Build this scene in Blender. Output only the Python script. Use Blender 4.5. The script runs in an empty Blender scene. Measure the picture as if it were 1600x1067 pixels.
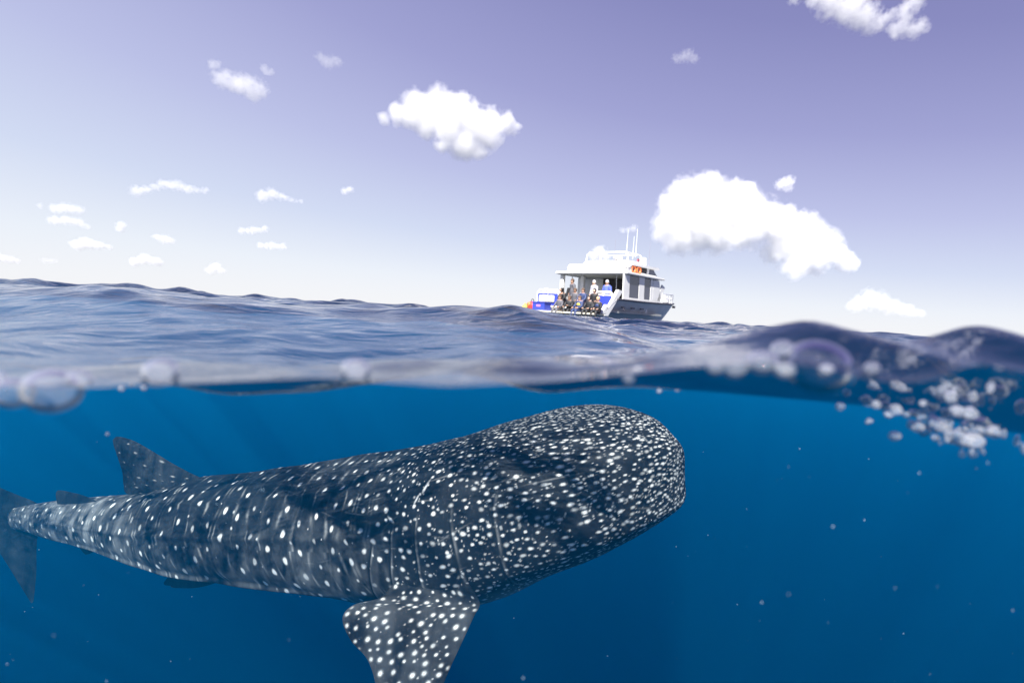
import bpy, bmesh, math, random
import numpy as np
from mathutils import Vector, Matrix, noise as mnoise
from mathutils.bvhtree import BVHTree

random.seed(7)
rng = np.random.default_rng(11)
scn = bpy.context.scene
COL = scn.collection
R = math.radians

# ------------------------------------------------------------------ camera
PITCH, ROLL = R(2.87), R(3.47)
CAM = Vector((0.0, 0.0, 0.06))
FPX = 888.9            # focal length in pixels of the 1600 px wide photograph (20 mm lens)
cam_d = bpy.data.cameras.new('camera')
cam_d.lens = 20.0
cam_d.sensor_width = 36.0
cam_d.clip_start = 0.01
cam_d.clip_end = 90000
cam_d.dof.use_dof = True
cam_d.dof.focus_distance = 3.3
cam_d.dof.aperture_fstop = 4.5
cam = bpy.data.objects.new('camera', cam_d)
COL.objects.link(cam)
RM = Matrix.Rotation(math.pi/2 - PITCH, 3, 'X') @ Matrix.Rotation(ROLL, 3, 'Z')
cam.matrix_world = Matrix.Translation(CAM) @ RM.to_4x4()
scn.camera = cam

def ray(px, py):
    return RM @ Vector(((px-800)/FPX, -(py-533.5)/FPX, -1.0))
def at(px, py, Y):
    d = ray(px, py)
    return CAM + d*(Y/d.y)

# ------------------------------------------------------------------ sky and sun
SUN_EL, SUN_AZ = R(48), R(201)        # azimuth clockwise from +Y: behind the camera, to its left
world = bpy.data.worlds.new('World')
scn.world = world
world.use_nodes = True
wn, wl = world.node_tree.nodes, world.node_tree.links
wn.clear()
out = wn.new('ShaderNodeOutputWorld')
bg = wn.new('ShaderNodeBackground'); bg.inputs['Strength'].default_value = 0.10
sky = wn.new('ShaderNodeTexSky'); sky.sky_type = 'NISHITA'; sky.sun_disc = False
sky.sun_elevation = SUN_EL; sky.sun_rotation = SUN_AZ
sky.air_density = 1.0; sky.dust_density = 0.6; sky.ozone_density = 3.0
geo = wn.new('ShaderNodeNewGeometry')
sep = wn.new('ShaderNodeSeparateXYZ')
wl.new(geo.outputs['Incoming'], sep.inputs[0])
# height of the view ray, made paler towards the side the sun is on; below the horizon the open sea
xf = wn.new('ShaderNodeMath'); xf.operation = 'MULTIPLY_ADD'; xf.inputs[1].default_value = -.55; xf.inputs[2].default_value = 1.0
wl.new(sep.outputs['X'], xf.inputs[0])
zx = wn.new('ShaderNodeMath'); zx.operation = 'MULTIPLY'
wl.new(sep.outputs['Z'], zx.inputs[0]); wl.new(xf.outputs[0], zx.inputs[1])
neg = wn.new('ShaderNodeMath'); neg.operation = 'MULTIPLY'; neg.inputs[1].default_value = -1
wl.new(zx.outputs[0], neg.inputs[0])
ramp = wn.new('ShaderNodeValToRGB')
els = ramp.color_ramp.elements
def lin(c): return tuple(((x/255)/12.92 if x/255 <= .04045 else ((x/255+.055)/1.055)**2.4) for x in c)
stops = [(0.0, (248, 251, 255)), (0.05, (238, 245, 255)), (0.12, (214, 224, 248)), (0.22, (192, 198, 236)),
         (0.36, (164, 167, 216)), (0.52, (140, 142, 196)), (0.8, (116, 116, 174)), (1.0, (102, 103, 164))]
els[0].position = 0; els[1].position = 1
for p, c in stops[1:-1]:
    els.new(p)
for e, (p, c) in zip(sorted(els, key=lambda e: e.position), stops):
    e.position = p; e.color = (*lin(c), 1)
wl.new(neg.outputs[0], ramp.inputs[0])
tint = wn.new('ShaderNodeMix'); tint.data_type = 'RGBA'; tint.blend_type = 'MULTIPLY'; tint.inputs[0].default_value = 1
wl.new(sky.outputs[0], tint.inputs[6]); tint.inputs[7].default_value = (1.5, 1.0, 0.95, 1)
gain = wn.new('ShaderNodeVectorMath'); gain.operation = 'SCALE'; gain.inputs['Scale'].default_value = 3.85
wl.new(ramp.outputs[0], gain.inputs[0])
mx = wn.new('ShaderNodeMix'); mx.data_type = 'RGBA'; mx.inputs[0].default_value = 0.97
wl.new(tint.outputs[2], mx.inputs[6]); wl.new(gain.outputs[0], mx.inputs[7])
isb = wn.new('ShaderNodeMath'); isb.operation = 'LESS_THAN'; isb.inputs[1].default_value = -0.004
wl.new(neg.outputs[0], isb.inputs[0])
seam = wn.new('ShaderNodeMix'); seam.data_type = 'RGBA'; seam.inputs[7].default_value = (.02, .10, .30, 1)
wl.new(isb.outputs[0], seam.inputs[0]); wl.new(mx.outputs[2], seam.inputs[6])
wl.new(seam.outputs[2], bg.inputs[0]); wl.new(bg.outputs[0], out.inputs[0])

sun_d = bpy.data.lights.new('sun', 'SUN'); sun_d.energy = 4.8; sun_d.angle = R(0.5); sun_d.color = (1.0, 0.96, 0.90)
sun = bpy.data.objects.new('sun', sun_d); COL.objects.link(sun)
S_DIR = Vector((math.sin(SUN_AZ)*math.cos(SUN_EL), math.cos(SUN_AZ)*math.cos(SUN_EL), math.sin(SUN_EL)))
sun.rotation_euler = S_DIR.to_track_quat('Z', 'Y').to_euler()
sun.location = (0, 0, 30)

vs = scn.view_settings
scn.display_settings.display_device = 'sRGB'
vs.view_transform = 'Standard'; vs.look = 'None'; vs.exposure = 1.3; vs.gamma = 1; vs.use_curve_mapping = False
scn.render.engine = 'CYCLES'
cy = scn.cycles
cy.use_denoising = True
cy.max_bounces = 10; cy.diffuse_bounces = 2; cy.glossy_bounces = 4; cy.transmission_bounces = 6
cy.transparent_max_bounces = 24; cy.volume_bounces = 8
cy.caustics_reflective = False; cy.caustics_refractive = False
cy.sample_clamp_indirect = 4.0; cy.sample_clamp_direct = 0

# ------------------------------------------------------------------ materials
def newmat(name):
    m = bpy.data.materials.new(name); m.use_nodes = True
    m.node_tree.nodes.clear()
    return m, m.node_tree.nodes, m.node_tree.links
def pbr(name, color, rough=0.5, metal=0.0, grain=0.0, scale=8.0, bump=0.0, spec=0.5):
    m, n, l = newmat(name)
    o = n.new('ShaderNodeOutputMaterial'); b = n.new('ShaderNodeBsdfPrincipled')
    b.inputs['Base Color'].default_value = (*color, 1); b.inputs['Roughness'].default_value = rough
    b.inputs['Metallic'].default_value = metal; b.inputs['Specular IOR Level'].default_value = spec
    l.new(b.outputs[0], o.inputs[0])
    if grain or bump:
        tc = n.new('ShaderNodeTexCoord'); t = n.new('ShaderNodeTexNoise')
        t.inputs['Scale'].default_value = scale; t.inputs['Detail'].default_value = 5
        l.new(tc.outputs['Object'], t.inputs[0])
        if grain:
            mr = n.new('ShaderNodeMapRange'); mr.inputs[1].default_value = .3; mr.inputs[2].default_value = .7
            mr.inputs[3].default_value = 1-grain; mr.inputs[4].default_value = 1+grain*.3
            l.new(t.outputs[0], mr.inputs[0])
            v = n.new('ShaderNodeVectorMath'); v.operation = 'SCALE'; v.inputs[0].default_value = color
            l.new(mr.outputs[0], v.inputs['Scale']); l.new(v.outputs[0], b.inputs['Base Color'])
        if bump:
            bp = n.new('ShaderNodeBump'); bp.inputs['Strength'].default_value = bump; bp.inputs['Distance'].default_value = .01
            l.new(t.outputs[0], bp.inputs['Height']); l.new(bp.outputs[0], b.inputs['Normal'])
    return m

def tag(o, label=None, cat=None, group=None, kind=None):
    if label: o['label'] = label
    if cat: o['category'] = cat
    if group: o['group'] = group
    if kind: o['kind'] = kind
    return o

def mesh_np(name, V, F, mats, parent=None, smooth=True, fmat=None):
    """V (n,3) F (m,4) or (m,3) arrays -> object"""
    V = np.asarray(V, dtype=np.float32); F = np.asarray(F, dtype=np.int32)
    me = bpy.data.meshes.new(name)
    me.vertices.add(len(V)); me.vertices.foreach_set('co', V.ravel())
    k = F.shape[1]
    me.loops.add(F.size); me.loops.foreach_set('vertex_index', F.ravel())
    me.polygons.add(len(F)); me.polygons.foreach_set('loop_start', np.arange(0, F.size, k, dtype=np.int32))
    if smooth: me.polygons.foreach_set('use_smooth', np.ones(len(F), dtype=bool))
    if not isinstance(mats, (list, tuple)): mats = [mats]
    for m in mats: me.materials.append(m)
    if fmat is not None: me.polygons.foreach_set('material_index', np.asarray(fmat, dtype=np.int32))
    me.update(calc_edges=True)
    o = bpy.data.objects.new(name, me); COL.objects.link(o)
    if parent: o.parent = parent
    return o

# ------------------------------------------------------------------ water
PORT = 0.25                                  # the sea is seen cut open at the flat port of the camera housing
mx_px = np.array([0, 100, 350, 500, 700, 850, 1000, 1100, 1200, 1270, 1330, 1400, 1450, 1530, 1600])
row_men = [604, 607, 596, 590, 604, 597, 583, 572, 566, 572, 588, 600, 597, 565, 582]
row_cre = [566, 566, 560, 558, 560, 560, 555, 541, 519, 506, 524, 546, 540, 518, 546]
row_dip = [556, 560, 607, 603, 572, 604, 604, 618, 634, 644, 654, 672, 685, 703, 712]
row_aft = [528, 528, 530, 532, 535, 540, 550, 556, 562, 566, 570, 575, 578, 582, 586]
ROWY = [PORT, 0.37, 0.48, 1.7]
rows = []
for Y, r_ in zip(ROWY, (row_men, row_cre, row_dip, row_aft)):
    pts = [at(x, y, Y) for x, y in zip(mx_px, r_)]
    xs = np.array([p.x for p in pts]); zs = np.array([p.z for p in pts])
    rows.append((xs, zs))
def near_rows(X):
    res = []
    for (xs, zs), Y in zip(rows, ROWY):
        # smooth interpolation: dense linear then average
        acc = 0
        for d in (-.02, -.01, 0, .01, .02):
            acc = acc + np.interp(X + d*Y*1.2, xs, zs)
        z = acc/5
        out_ = np.maximum(np.maximum(X - xs[-1], xs[0] - X), 0)
        fade = np.exp(-out_/(1.2*Y))
        z = z*fade + (1-fade)*(-.01)
        z = z + (1-np.exp(-out_/.3))*(.018*np.sin(X*9+Y*3)+.012*np.sin(X*17+1)+.01*np.sin(X*5.1+2))
        res.append(z)
    return res

wr = np.random.default_rng(5)
waves = []
for lam in np.geomspace(0.16, 9.0, 74):
    k = 2*math.pi/lam
    th = wr.normal(R(250), R(36) if lam > 1.2 else R(75))            # direction of travel
    steep = 0.040 if lam < .8 else (0.040 if lam < 2.5 else 0.019)
    a = steep/k*wr.uniform(.6, 1.4)
    waves.append((k, math.cos(th), math.sin(th), a, wr.uniform(0, 2*math.pi), lam))

def wave_field(X, Y, cell):
    z = np.zeros_like(X); dx = np.zeros_like(X); dy = np.zeros_like(X)
    # groups: patches of calmer and rougher water
    patch = 1 + .35*np.sin(X*.9+.6*np.sin(Y*.7)) * np.sin(Y*.8+1.3)
    for k, cx, sy, a, ph, lam in waves:
        w = np.clip((lam/np.maximum(cell, 1e-6) - 3)/3.5, 0, 1)
        arg = k*(X*cx + Y*sy) + ph + .5*np.sin(.31*k*(X*sy - Y*cx) + ph*3)
        A = a*w*(patch if lam < 1.5 else (1 if lam < 2.2 else 1/(1+Y/12)))
        z += A*np.cos(arg)
        ch = 1.25 if lam < 2 else .6
        dx -= ch*A*cx*np.sin(arg); dy -= ch*A*sy*np.sin(arg)
    return z, dx, dy

NR, NC = 760, 860
Yr = PORT*np.exp(np.linspace(0, math.log(9000/PORT), NR))
# denser rows up to 60 m
u = np.linspace(0, 1, NR)
Yr = PORT*np.exp(math.log(60/PORT)*np.minimum(u/.86, 1)) * np.exp(np.maximum(u-.86, 0)/.14*math.log(9000/60))
t = np.linspace(-1, 1, NC)
tt = .45*t + .55*t**5
Xg = tt[None, :]*np.minimum(2.2 + 2.2*Yr[:, None], 40+1.6*Yr[:, None])
wide = 14*np.exp(-Yr[:, None]/8)                # the sea goes on far to both sides of the camera
Xg = Xg + wide*np.sign(t)[None, :]*np.clip((np.abs(t)[None, :]-.75)/.25, 0, 1)**2
Yg = np.repeat(Yr[:, None], NC, 1)
cell = np.gradient(Yr)[:, None]*np.ones((1, NC))
zf, dx, dy = wave_field(Xg, Yg, cell)
nr = near_rows(Xg)
lY = np.log(Yg)
L = np.log(np.array(ROWY))
zn = nr[-1].copy()
for i in range(3):
    m = (lY >= L[i]) & (lY < L[i+1])
    s = np.clip((lY - L[i])/(L[i+1]-L[i]), 0, 1); s = s*s*(3-2*s)
    zn = np.where(m, nr[i]*(1-s) + nr[i+1]*s, zn)
blend = np.clip((Yg-.42)/1.5, 0, 1); blend = blend*blend*(3-2*blend)
blend_r = np.clip((Yg-.9)/2.2, 0, 1); blend_r = blend_r*blend_r*(3-2*blend_r)
rightness = np.clip((Xg/np.maximum(Yg, .1) - .1)/.25, 0, 1)
blend = blend*(1-rightness) + blend_r*rightness
damp = np.clip(Yg/7, .62, 1.1)             # long swell is lower right around the camera
Z_near_ripple = (.0016*np.sin(Xg*23+Yg*17+2.3*np.sin(Xg*7+Yg*4)) + .0010*np.sin(Xg*37-Yg*33+2*np.sin(Xg*11)) + .0007*np.sin(Yg*61+Xg*13+1.9*np.sin(Xg*17)))*(1-blend)*np.clip((Yg-PORT)/.05, 0, 1)
small = 0.5*(1-blend)*np.clip((Yg-PORT)/.3, 0, 1)
Z = Z_near_ripple + zn*(1-blend) + (zf*damp)*blend + zf*small*.5
# two low swells that stand above the horizon left and in the middle
def hump(cx, cy_, wx, wy, h): return h*np.exp(-((Xg-cx)/wx)**2 - ((Yg-cy_)/wy)**2)
X3 = Xg + dx*blend; Y3 = Yg + dy*blend
far = np.clip((Yg-200)/2000, 0, 1)
X3 = X3*(1+far*3)
Z += hump(-7.5, 9, 3.5, 2.2, .07) + hump(-.25, 3.3, .8, .5, .035)
top = np.stack([X3, Y3, Z], -1).reshape(-1, 3)
idx = np.arange(NR*NC).reshape(NR, NC)
F = np.stack([idx[:-1, :-1], idx[:-1, 1:], idx[1:, 1:], idx[1:, :-1]], -1).reshape(-1, 4)
fm = [np.zeros(len(F), int)]
DEEP = -160.0
rim = np.concatenate([idx[0, :], idx[1:, -1], idx[-1, -2::-1], idx[-2:0:-1, 0]])
# below the cut the sea also reaches back under the camera, so that the depths get their light only from above
STEP = -1.2
ra = top[rim].copy(); ra[:, 2] = STEP
rb_ = ra.copy(); rb_[:, 2] = STEP-.01; rb_[:NC, 1] = -90; rb_[:NC, 2] = STEP
rc = rb_.copy(); rc[:, 2] = DEEP
n0 = len(top); k = len(rim)
Vw = np.concatenate([top, top[rim], ra, rb_, rc, [[0, 3000, DEEP]]])   # the skirt has its own copy of the rim, so the surface keeps its own normals
a = np.arange(k); b = (a+1) % k
skirt = np.concatenate([np.stack([n0+q*k+a, n0+(q+1)*k+a, n0+(q+1)*k+b, n0+q*k+b], -1) for q in range(3)])
F2 = skirt
cen = n0+4*k
bot = np.stack([n0+3*k+b, n0+3*k+a, np.full(k, cen)], -1)

def water_material():
    m, n, l = newmat('sea water')
    o = n.new('ShaderNodeOutputMaterial')
    tr = n.new('ShaderNodeBsdfTransparent'); gl = n.new('ShaderNodeBsdfGlossy')
    gl.distribution = 'GGX'; gl.inputs['Roughness'].default_value = 0.03
    gl.inputs['Color'].default_value = (.97, .97, 1, 1)
    fr = n.new('ShaderNodeFresnel'); fr.inputs['IOR'].default_value = 1.34
    tc = n.new('ShaderNodeTexCoord')
    t1 = n.new('ShaderNodeTexNoise'); t1.inputs['Scale'].default_value = 9; t1.inputs['Detail'].default_value = 6; t1.inputs['Distortion'].default_value = .6
    mp = n.new('ShaderNodeMapping'); mp.inputs['Scale'].default_value = (1, 1.6, 1)
    l.new(tc.outputs['Object'], mp.inputs[0]); l.new(mp.outputs[0], t1.inputs[0])
    t2 = n.new('ShaderNodeTexNoise'); t2.inputs['Scale'].default_value = .9; t2.inputs['Detail'].default_value = 7
    l.new(mp.outputs[0], t2.inputs[0])
    # fine ripples near, coarser ones far off
    cd = n.new('ShaderNodeSeparateXYZ'); l.new(tc.outputs['Object'], cd.inputs[0])
    mr = n.new('ShaderNodeMapRange'); mr.inputs[1].default_value = .5; mr.inputs[2].default_value = 14
    mr.inputs[3].default_value = 0.012; mr.inputs[4].default_value = .10
    l.new(cd.outputs['Y'], mr.inputs[0])
    b1 = n.new('ShaderNodeBump'); b1.inputs['Strength'].default_value = .5
    l.new(t1.outputs[0], b1.inputs['Height']); l.new(mr.outputs[0], b1.inputs['Distance'])
    mr2 = n.new('ShaderNodeMapRange'); mr2.inputs[1].default_value = 4; mr2.inputs[2].default_value = 60
    mr2.inputs[3].default_value = 0.0; mr2.inputs[4].default_value = .9
    l.new(cd.outputs['Y'], mr2.inputs[0])
    b2 = n.new('ShaderNodeBump'); b2.inputs['Strength'].default_value = .5
    l.new(t2.outputs[0], b2.inputs['Height']); l.new(mr2.outputs[0], b2.inputs['Distance']); l.new(b1.outputs[0], b2.inputs['Normal'])
    l.new(b2.outputs[0], fr.inputs['Normal']); l.new(b2.outputs[0], gl.inputs['Normal'])
    # light leaving water for air is spread by refraction, so its radiance falls by the square of the index
    bf = n.new('ShaderNodeNewGeometry'); cm = n.new('ShaderNodeMix'); cm.data_type = 'RGBA'
    cm.inputs[6].default_value = (.60, .60, .62, 1); cm.inputs[7].default_value = (1, 1, 1, 1)
    l.new(bf.outputs['Backfacing'], cm.inputs[0])
    nf = n.new('ShaderNodeMath'); nf.operation = 'ABSOLUTE'; nfx = n.new('ShaderNodeSeparateXYZ'); l.new(bf.outputs['True Normal'], nfx.inputs[0]); l.new(nfx.outputs['Z'], nf.inputs[0])
    nl = n.new('ShaderNodeMath'); nl.operation = 'LESS_THAN'; nl.inputs[1].default_value = .02; l.new(nf.outputs[0], nl.inputs[0])
    mxx = n.new('ShaderNodeMath'); mxx.operation = 'MAXIMUM'; l.new(nl.outputs[0], mxx.inputs[0]); l.new(bf.outputs['Backfacing'], mxx.inputs[1])
    l.new(mxx.outputs[0], cm.inputs[0]); l.new(cm.outputs[2], tr.inputs[0])
    mix = n.new('ShaderNodeMixShader')
    # the cut face at the camera port is bare water; only the true sea surface mirrors
    ge = n.new('ShaderNodeNewGeometry'); sx = n.new('ShaderNodeSeparateXYZ'); l.new(ge.outputs['True Normal'], sx.inputs[0])
    ab_ = n.new('ShaderNodeMath'); ab_.operation = 'ABSOLUTE'; l.new(sx.outputs['Z'], ab_.inputs[0])
    gt = n.new('ShaderNodeMath'); gt.operation = 'GREATER_THAN'; gt.inputs[1].default_value = .02; l.new(ab_.outputs[0], gt.inputs[0])
    mu = n.new('ShaderNodeMath'); mu.operation = 'MULTIPLY'; l.new(fr.outputs[0], mu.inputs[0]); l.new(gt.outputs[0], mu.inputs[1])
    l.new(mu.outputs[0], mix.inputs[0]); l.new(tr.outputs[0], mix.inputs[1]); l.new(gl.outputs[0], mix.inputs[2])
    l.new(mix.outputs[0], o.inputs['Surface'])
    add_volume(n, l, o)
    return m
SCAT = (0.0001, 0.0130, 0.0290)    # scattering per metre
ABSO = (0.045, 0.0205, 0.0095)    # absorption per metre
def add_volume(n, l, o):
    sc = n.new('ShaderNodeVolumeScatter'); ab = n.new('ShaderNodeVolumeAbsorption')
    ms = max(SCAT); sc.inputs['Density'].default_value = ms
    sc.inputs['Color'].default_value = (*[c/ms for c in SCAT], 1); sc.inputs['Anisotropy'].default_value = 0.25
    ma = .2; ab.inputs['Density'].default_value = ma
    ab.inputs['Color'].default_value = (*[1-c/ma for c in ABSO], 1)
    ad = n.new('ShaderNodeAddShader'); l.new(sc.outputs[0], ad.inputs[0]); l.new(ab.outputs[0], ad.inputs[1])
    l.new(ad.outputs[0], o.inputs['Volume'])
M_WATER = water_material()
# one closed body: wavy top, skirt and a fan of triangles as the bottom
Fq = np.concatenate([F, F2])
me = bpy.data.meshes.new('water')
nb = k
me.vertices.add(len(Vw)); me.vertices.foreach_set('co', Vw.astype(np.float32).ravel())
loops = np.concatenate([Fq.ravel(), bot[:, :3].ravel()]).astype(np.int32)
me.loops.add(len(loops)); me.loops.foreach_set('vertex_index', loops)
starts = np.concatenate([np.arange(0, Fq.size, 4), Fq.size+3*np.arange(k)]).astype(np.int32)
me.polygons.add(len(starts)); me.polygons.foreach_set('loop_start', starts)
me.polygons.foreach_set('use_smooth', np.ones(len(starts), bool))
me.materials.append(M_WATER)
me.update(calc_edges=True)
water = bpy.data.objects.new('water', me); COL.objects.link(water)
tag(water, 'deep blue open sea with rippled surface, seen above and below', None, None, 'structure')
# absorbing volumes added below the surface to darken the view into the depths
def darkening_layer(z0, z1, ab_, y0):
    m, n, l = newmat('depth darkening')
    o = n.new('ShaderNodeOutputMaterial'); ab = n.new('ShaderNodeVolumeAbsorption'); ma = .4
    ab.inputs['Density'].default_value = ma; ab.inputs['Color'].default_value = (*[1-c/ma for c in ab_], 1)
    l.new(ab.outputs[0], o.inputs['Volume'])
    V = [(x, y, z) for z in (z1, z0) for y in (y0, 8000) for x in (-9000, 9000)]
    o_ = mesh_np('depth_darkener', V, [(0, 2, 3, 1), (4, 5, 7, 6), (0, 1, 5, 4), (2, 6, 7, 3), (0, 4, 6, 2), (1, 3, 7, 5)], m, smooth=False)
    tag(o_, 'added absorbing volume darkening the depths of the sea', None, None, 'structure')
darkening_layer(-2.2, -150, (.05, .030, .022), -70)
darkening_layer(-4.4, -149, (.05, .055, .045), -69)
def water_z(x, y):
    j = int(np.argmin(abs(Yr - y))); i = int(np.argmin(abs(X3[j]-x))); return float(Z[j, i])

# ------------------------------------------------------------------ whale shark
# stations along the body, tail to snout: photo column, top and bottom rows of the silhouette, distance, width/height ratio
ST = np.array([
    (22,  794, 826, 5.40, .50, 2.0), (45, 789, 831, 5.30, .62, 2.0), (100, 780, 847, 5.08, .85, 2.0), (150, 776, 858, 4.90, .92, 2.0),
    (200, 771, 872, 4.72, .95, 2.0), (240, 766, 884, 4.58, .98, 2.05), (320, 747, 904, 4.30, 1.0, 2.1), (400, 738, 915, 4.04, 1.0, 2.1),
    (500, 723, 928, 3.74, 1.02, 2.1), (600, 707, 937, 3.48, 1.08, 2.15), (680, 692, 938, 3.31, 1.15, 2.2), (740, 672, 933, 3.21, 1.24, 2.3),
    (800, 652, 904, 3.14, 1.32, 2.4), (860, 639, 873, 3.10, 1.40, 2.5), (915, 632, 842, 3.10, 1.45, 2.5), (960, 629, 818, 3.12, 1.50, 2.4),
    (988, 633, 805, 3.15, 1.48, 2.3), (1006, 644, 792, 3.18, 1.45, 2.2), (1017, 670, 770, 3.20, 1.45, 2.1), (1021, 702, 744, 3.21, 1.6, 2.0)])
def catmull(P, ts):
    P = np.asarray(P, float); n = len(P); out_ = []
    i = np.clip(np.floor(ts).astype(int), 0, n-2); f = (ts - i)[:, None]
    p0 = P[np.maximum(i-1, 0)]; p1 = P[i]; p2 = P[i+1]; p3 = P[np.minimum(i+2, n-1)]
    return .5*((2*p1) + (-p0+p2)*f + (2*p0-5*p1+4*p2-p3)*f**2 + (-p0+3*p1-3*p2+p3)*f**3)
cs = []; halfs = []
for px, ty, by, Y, q, e in ST:
    pm = at(px, (ty+by)/2, Y); pt = at(px, ty, Y); pb = at(px, by, Y)
    half = (pt-pb).length/2
    psi = math.asin((CAM.z-pm.z)/(pm-CAM).length)
    bb = half*math.cos(psi)/math.sqrt(q*q*math.sin(psi)**2 + math.cos(psi)**2)
    cs.append(pm); halfs.append((bb*q, bb, e))
NS, NT = 1250, 420
base = np.concatenate([np.array([list(c) for c in cs]), np.array(halfs)], 1)
tk = np.linspace(0, len(ST)-1, 4000)
D = catmull(base, tk)
seg = np.r_[0, np.cumsum(np.linalg.norm(np.diff(D[:, :3], axis=0), axis=1))]
S_TOT = seg[-1]
ss = np.linspace(0, S_TOT, NS)
tpar = np.interp(ss, seg, tk)
B = catmull(base, tpar)
pxs = catmull(ST[:, :1], tpar)[:, 0]          # photo column of each ring
C_ = B[:, :3]
ax = np.gradient(C_, axis=0); ax /= np.linalg.norm(ax, axis=1)[:, None]
# smooth axis so that the rings of the head stay parallel
for _ in range(40):
    ax[1:-1] = (ax[:-2]+ax[1:-1]*2+ax[2:])/4
head = np.clip((pxs-880)/120, 0, 1)[:, None]
ihead = int(np.argmin(abs(pxs-930)))
axh = ax[ihead].copy(); axh = np.array([.93, .36, .06]); axh /= np.linalg.norm(axh)
ax = ax*(1-head) + axh*head; ax /= np.linalg.norm(ax, axis=1)[:, None]
side = np.cross(ax, [0, 0, 1.0]); side /= np.linalg.norm(side, axis=1)[:, None]      # towards the camera
upv = np.cross(side, ax)
# angle: 0 = towards camera, 90 = back, 180 = far flank, 270 = belly; finer on the visible flank
g = np.linspace(0, 1, NT, endpoint=False)
th = 2*math.pi*g - .38*np.sin(2*math.pi*g - R(30)) - .38*math.sin(R(30))
th = th[None, :]*np.ones((NS, 1))
ct, st = np.cos(th), np.sin(th)
e = B[:, 5][:, None]
aw, bh = B[:, 3][:, None], B[:, 4][:, None]
def spow(x, p): return np.sign(x)*np.abs(x)**p
cx_ = spow(ct, 2/e); sz_ = spow(st, 2/e)
def gauss(x, m_, w): return np.exp(-((x-m_)/w)**2)
def angd(a_, m_): return (a_ - m_ + math.pi) % (2*math.pi) - math.pi
P_ = pxs[:, None]
def ramp1(x, a_, b_): 
    s = np.clip((x-a_)/(b_-a_), 0, 1); return s*s*(3-2*s)
rad = np.ones((NS, NT))
for sgn in (0, 1):
    def A(deg): return R(deg) if sgn == 0 else math.pi - R(deg)
    # lowest keel with the belly tucked in below it
    on = ramp1(P_, 60, 200)*(1-ramp1(P_, 440, 600))
    kang = -38 - 6*ramp1(P_, 200, 400)
    dlo = angd(th, (R(1)*kang if sgn == 0 else math.pi-R(1)*kang))
    rad += .085*on*np.exp(-(dlo/.08)**2)
    below = gauss(angd(th, A(-68)), 0, .32)
    rad -= .32*on*below
    # upper keels
    on2 = ramp1(P_, 80, 180)*(1-ramp1(P_, 620, 760))
    rad += .030*on2*gauss(angd(th, A(8)), 0, .06)
    rad += .022*on2*ramp1(P_, 250, 360)*gauss(angd(th, A(42)), 0, .05)
# ridge of the back
rad += (.055*ramp1(P_, 240, 330)*(1-ramp1(P_, 640, 760)))*gauss(angd(th, R(90)), 0, .14)
# brow, cheek and jaw of the head
hd = ramp1(P_, 780, 960)
rad += .05*hd*gauss(angd(th, R(32)), 0, .20) - .03*hd*gauss(angd(th, R(5)), 0, .22) + .03*hd*gauss(angd(th, R(-22)), 0, .16)
rad -= .03*ramp1(P_, 700, 820)*gauss(angd(th, R(92)), 0, .32)
# the long mouth line round the front of the snout
mcur = np.degrees(angd(th, 0)) - (-22 + (P_-1000)*.35)
mouth = ramp1(P_, 975, 992)*np.exp(-(mcur/1.6)**2)*(np.cos(th) > -.2)
rad -= .030*mouth
rad += .016*ramp1(P_, 960, 1000)*np.exp(-((mcur-7)/5)**2)
# uneven muscle and skin
sg = ss[:, None]
rad += .010*np.sin(sg*6.1+2*ct)*np.sin(th*3+sg*2.2) + .006*np.sin(sg*15+st*4)*np.sin(th*5+1)
# gill slits: five curved grooves behind the head
gill = np.zeros((NS, NT)); gill_lip = np.zeros((NS, NT))
deg = np.degrees(angd(th, 0))
for gx, bow, d0, d1, wd in ((668, 8, -66, 4, 1.), (702, 10, -68, 14, 1.), (738, 7, -70, 18, 1.), (781, 5, -68, 18, .8), (826, 4, -62, 20, .8)):
    f = (deg - d0)/(d1-d0)
    curve = gx - (34 + bow)*(1-f) - 8*f + 14*(f-.5)**2*4*.5 + 22*np.clip(.25-f, 0, 1)
    dpx = (P_ - curve)
    m_ = ramp1(f, -.02, .08)*(1-ramp1(f, .92, 1.02))
    gill += m_*np.exp(-(dpx/1.4)**2)*wd
    gill_lip += m_*np.exp(-((dpx-3.2)/1.4)**2)*(.6+.4*np.sin(deg*.31+gx))*wd
    rad += m_*.005*np.clip(1-np.abs(dpx+14)/16, 0, 1)**1.0
rad -= .014*np.clip(gill, 0, 1)
PX3 = C_[:, None, :] + side[:, None, :]*(aw*rad*cx_)[..., None] + upv[:, None, :]*(bh*rad*sz_)[..., None]

# ---- skin pattern on the ring/angle grid
perim = np.linalg.norm(np.roll(PX3, -1, 1) - PX3, axis=2)
warc = np.cumsum(perim, 1) - perim                     # arc length round the ring starting towards the camera
circ = perim.sum(1)
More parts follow.
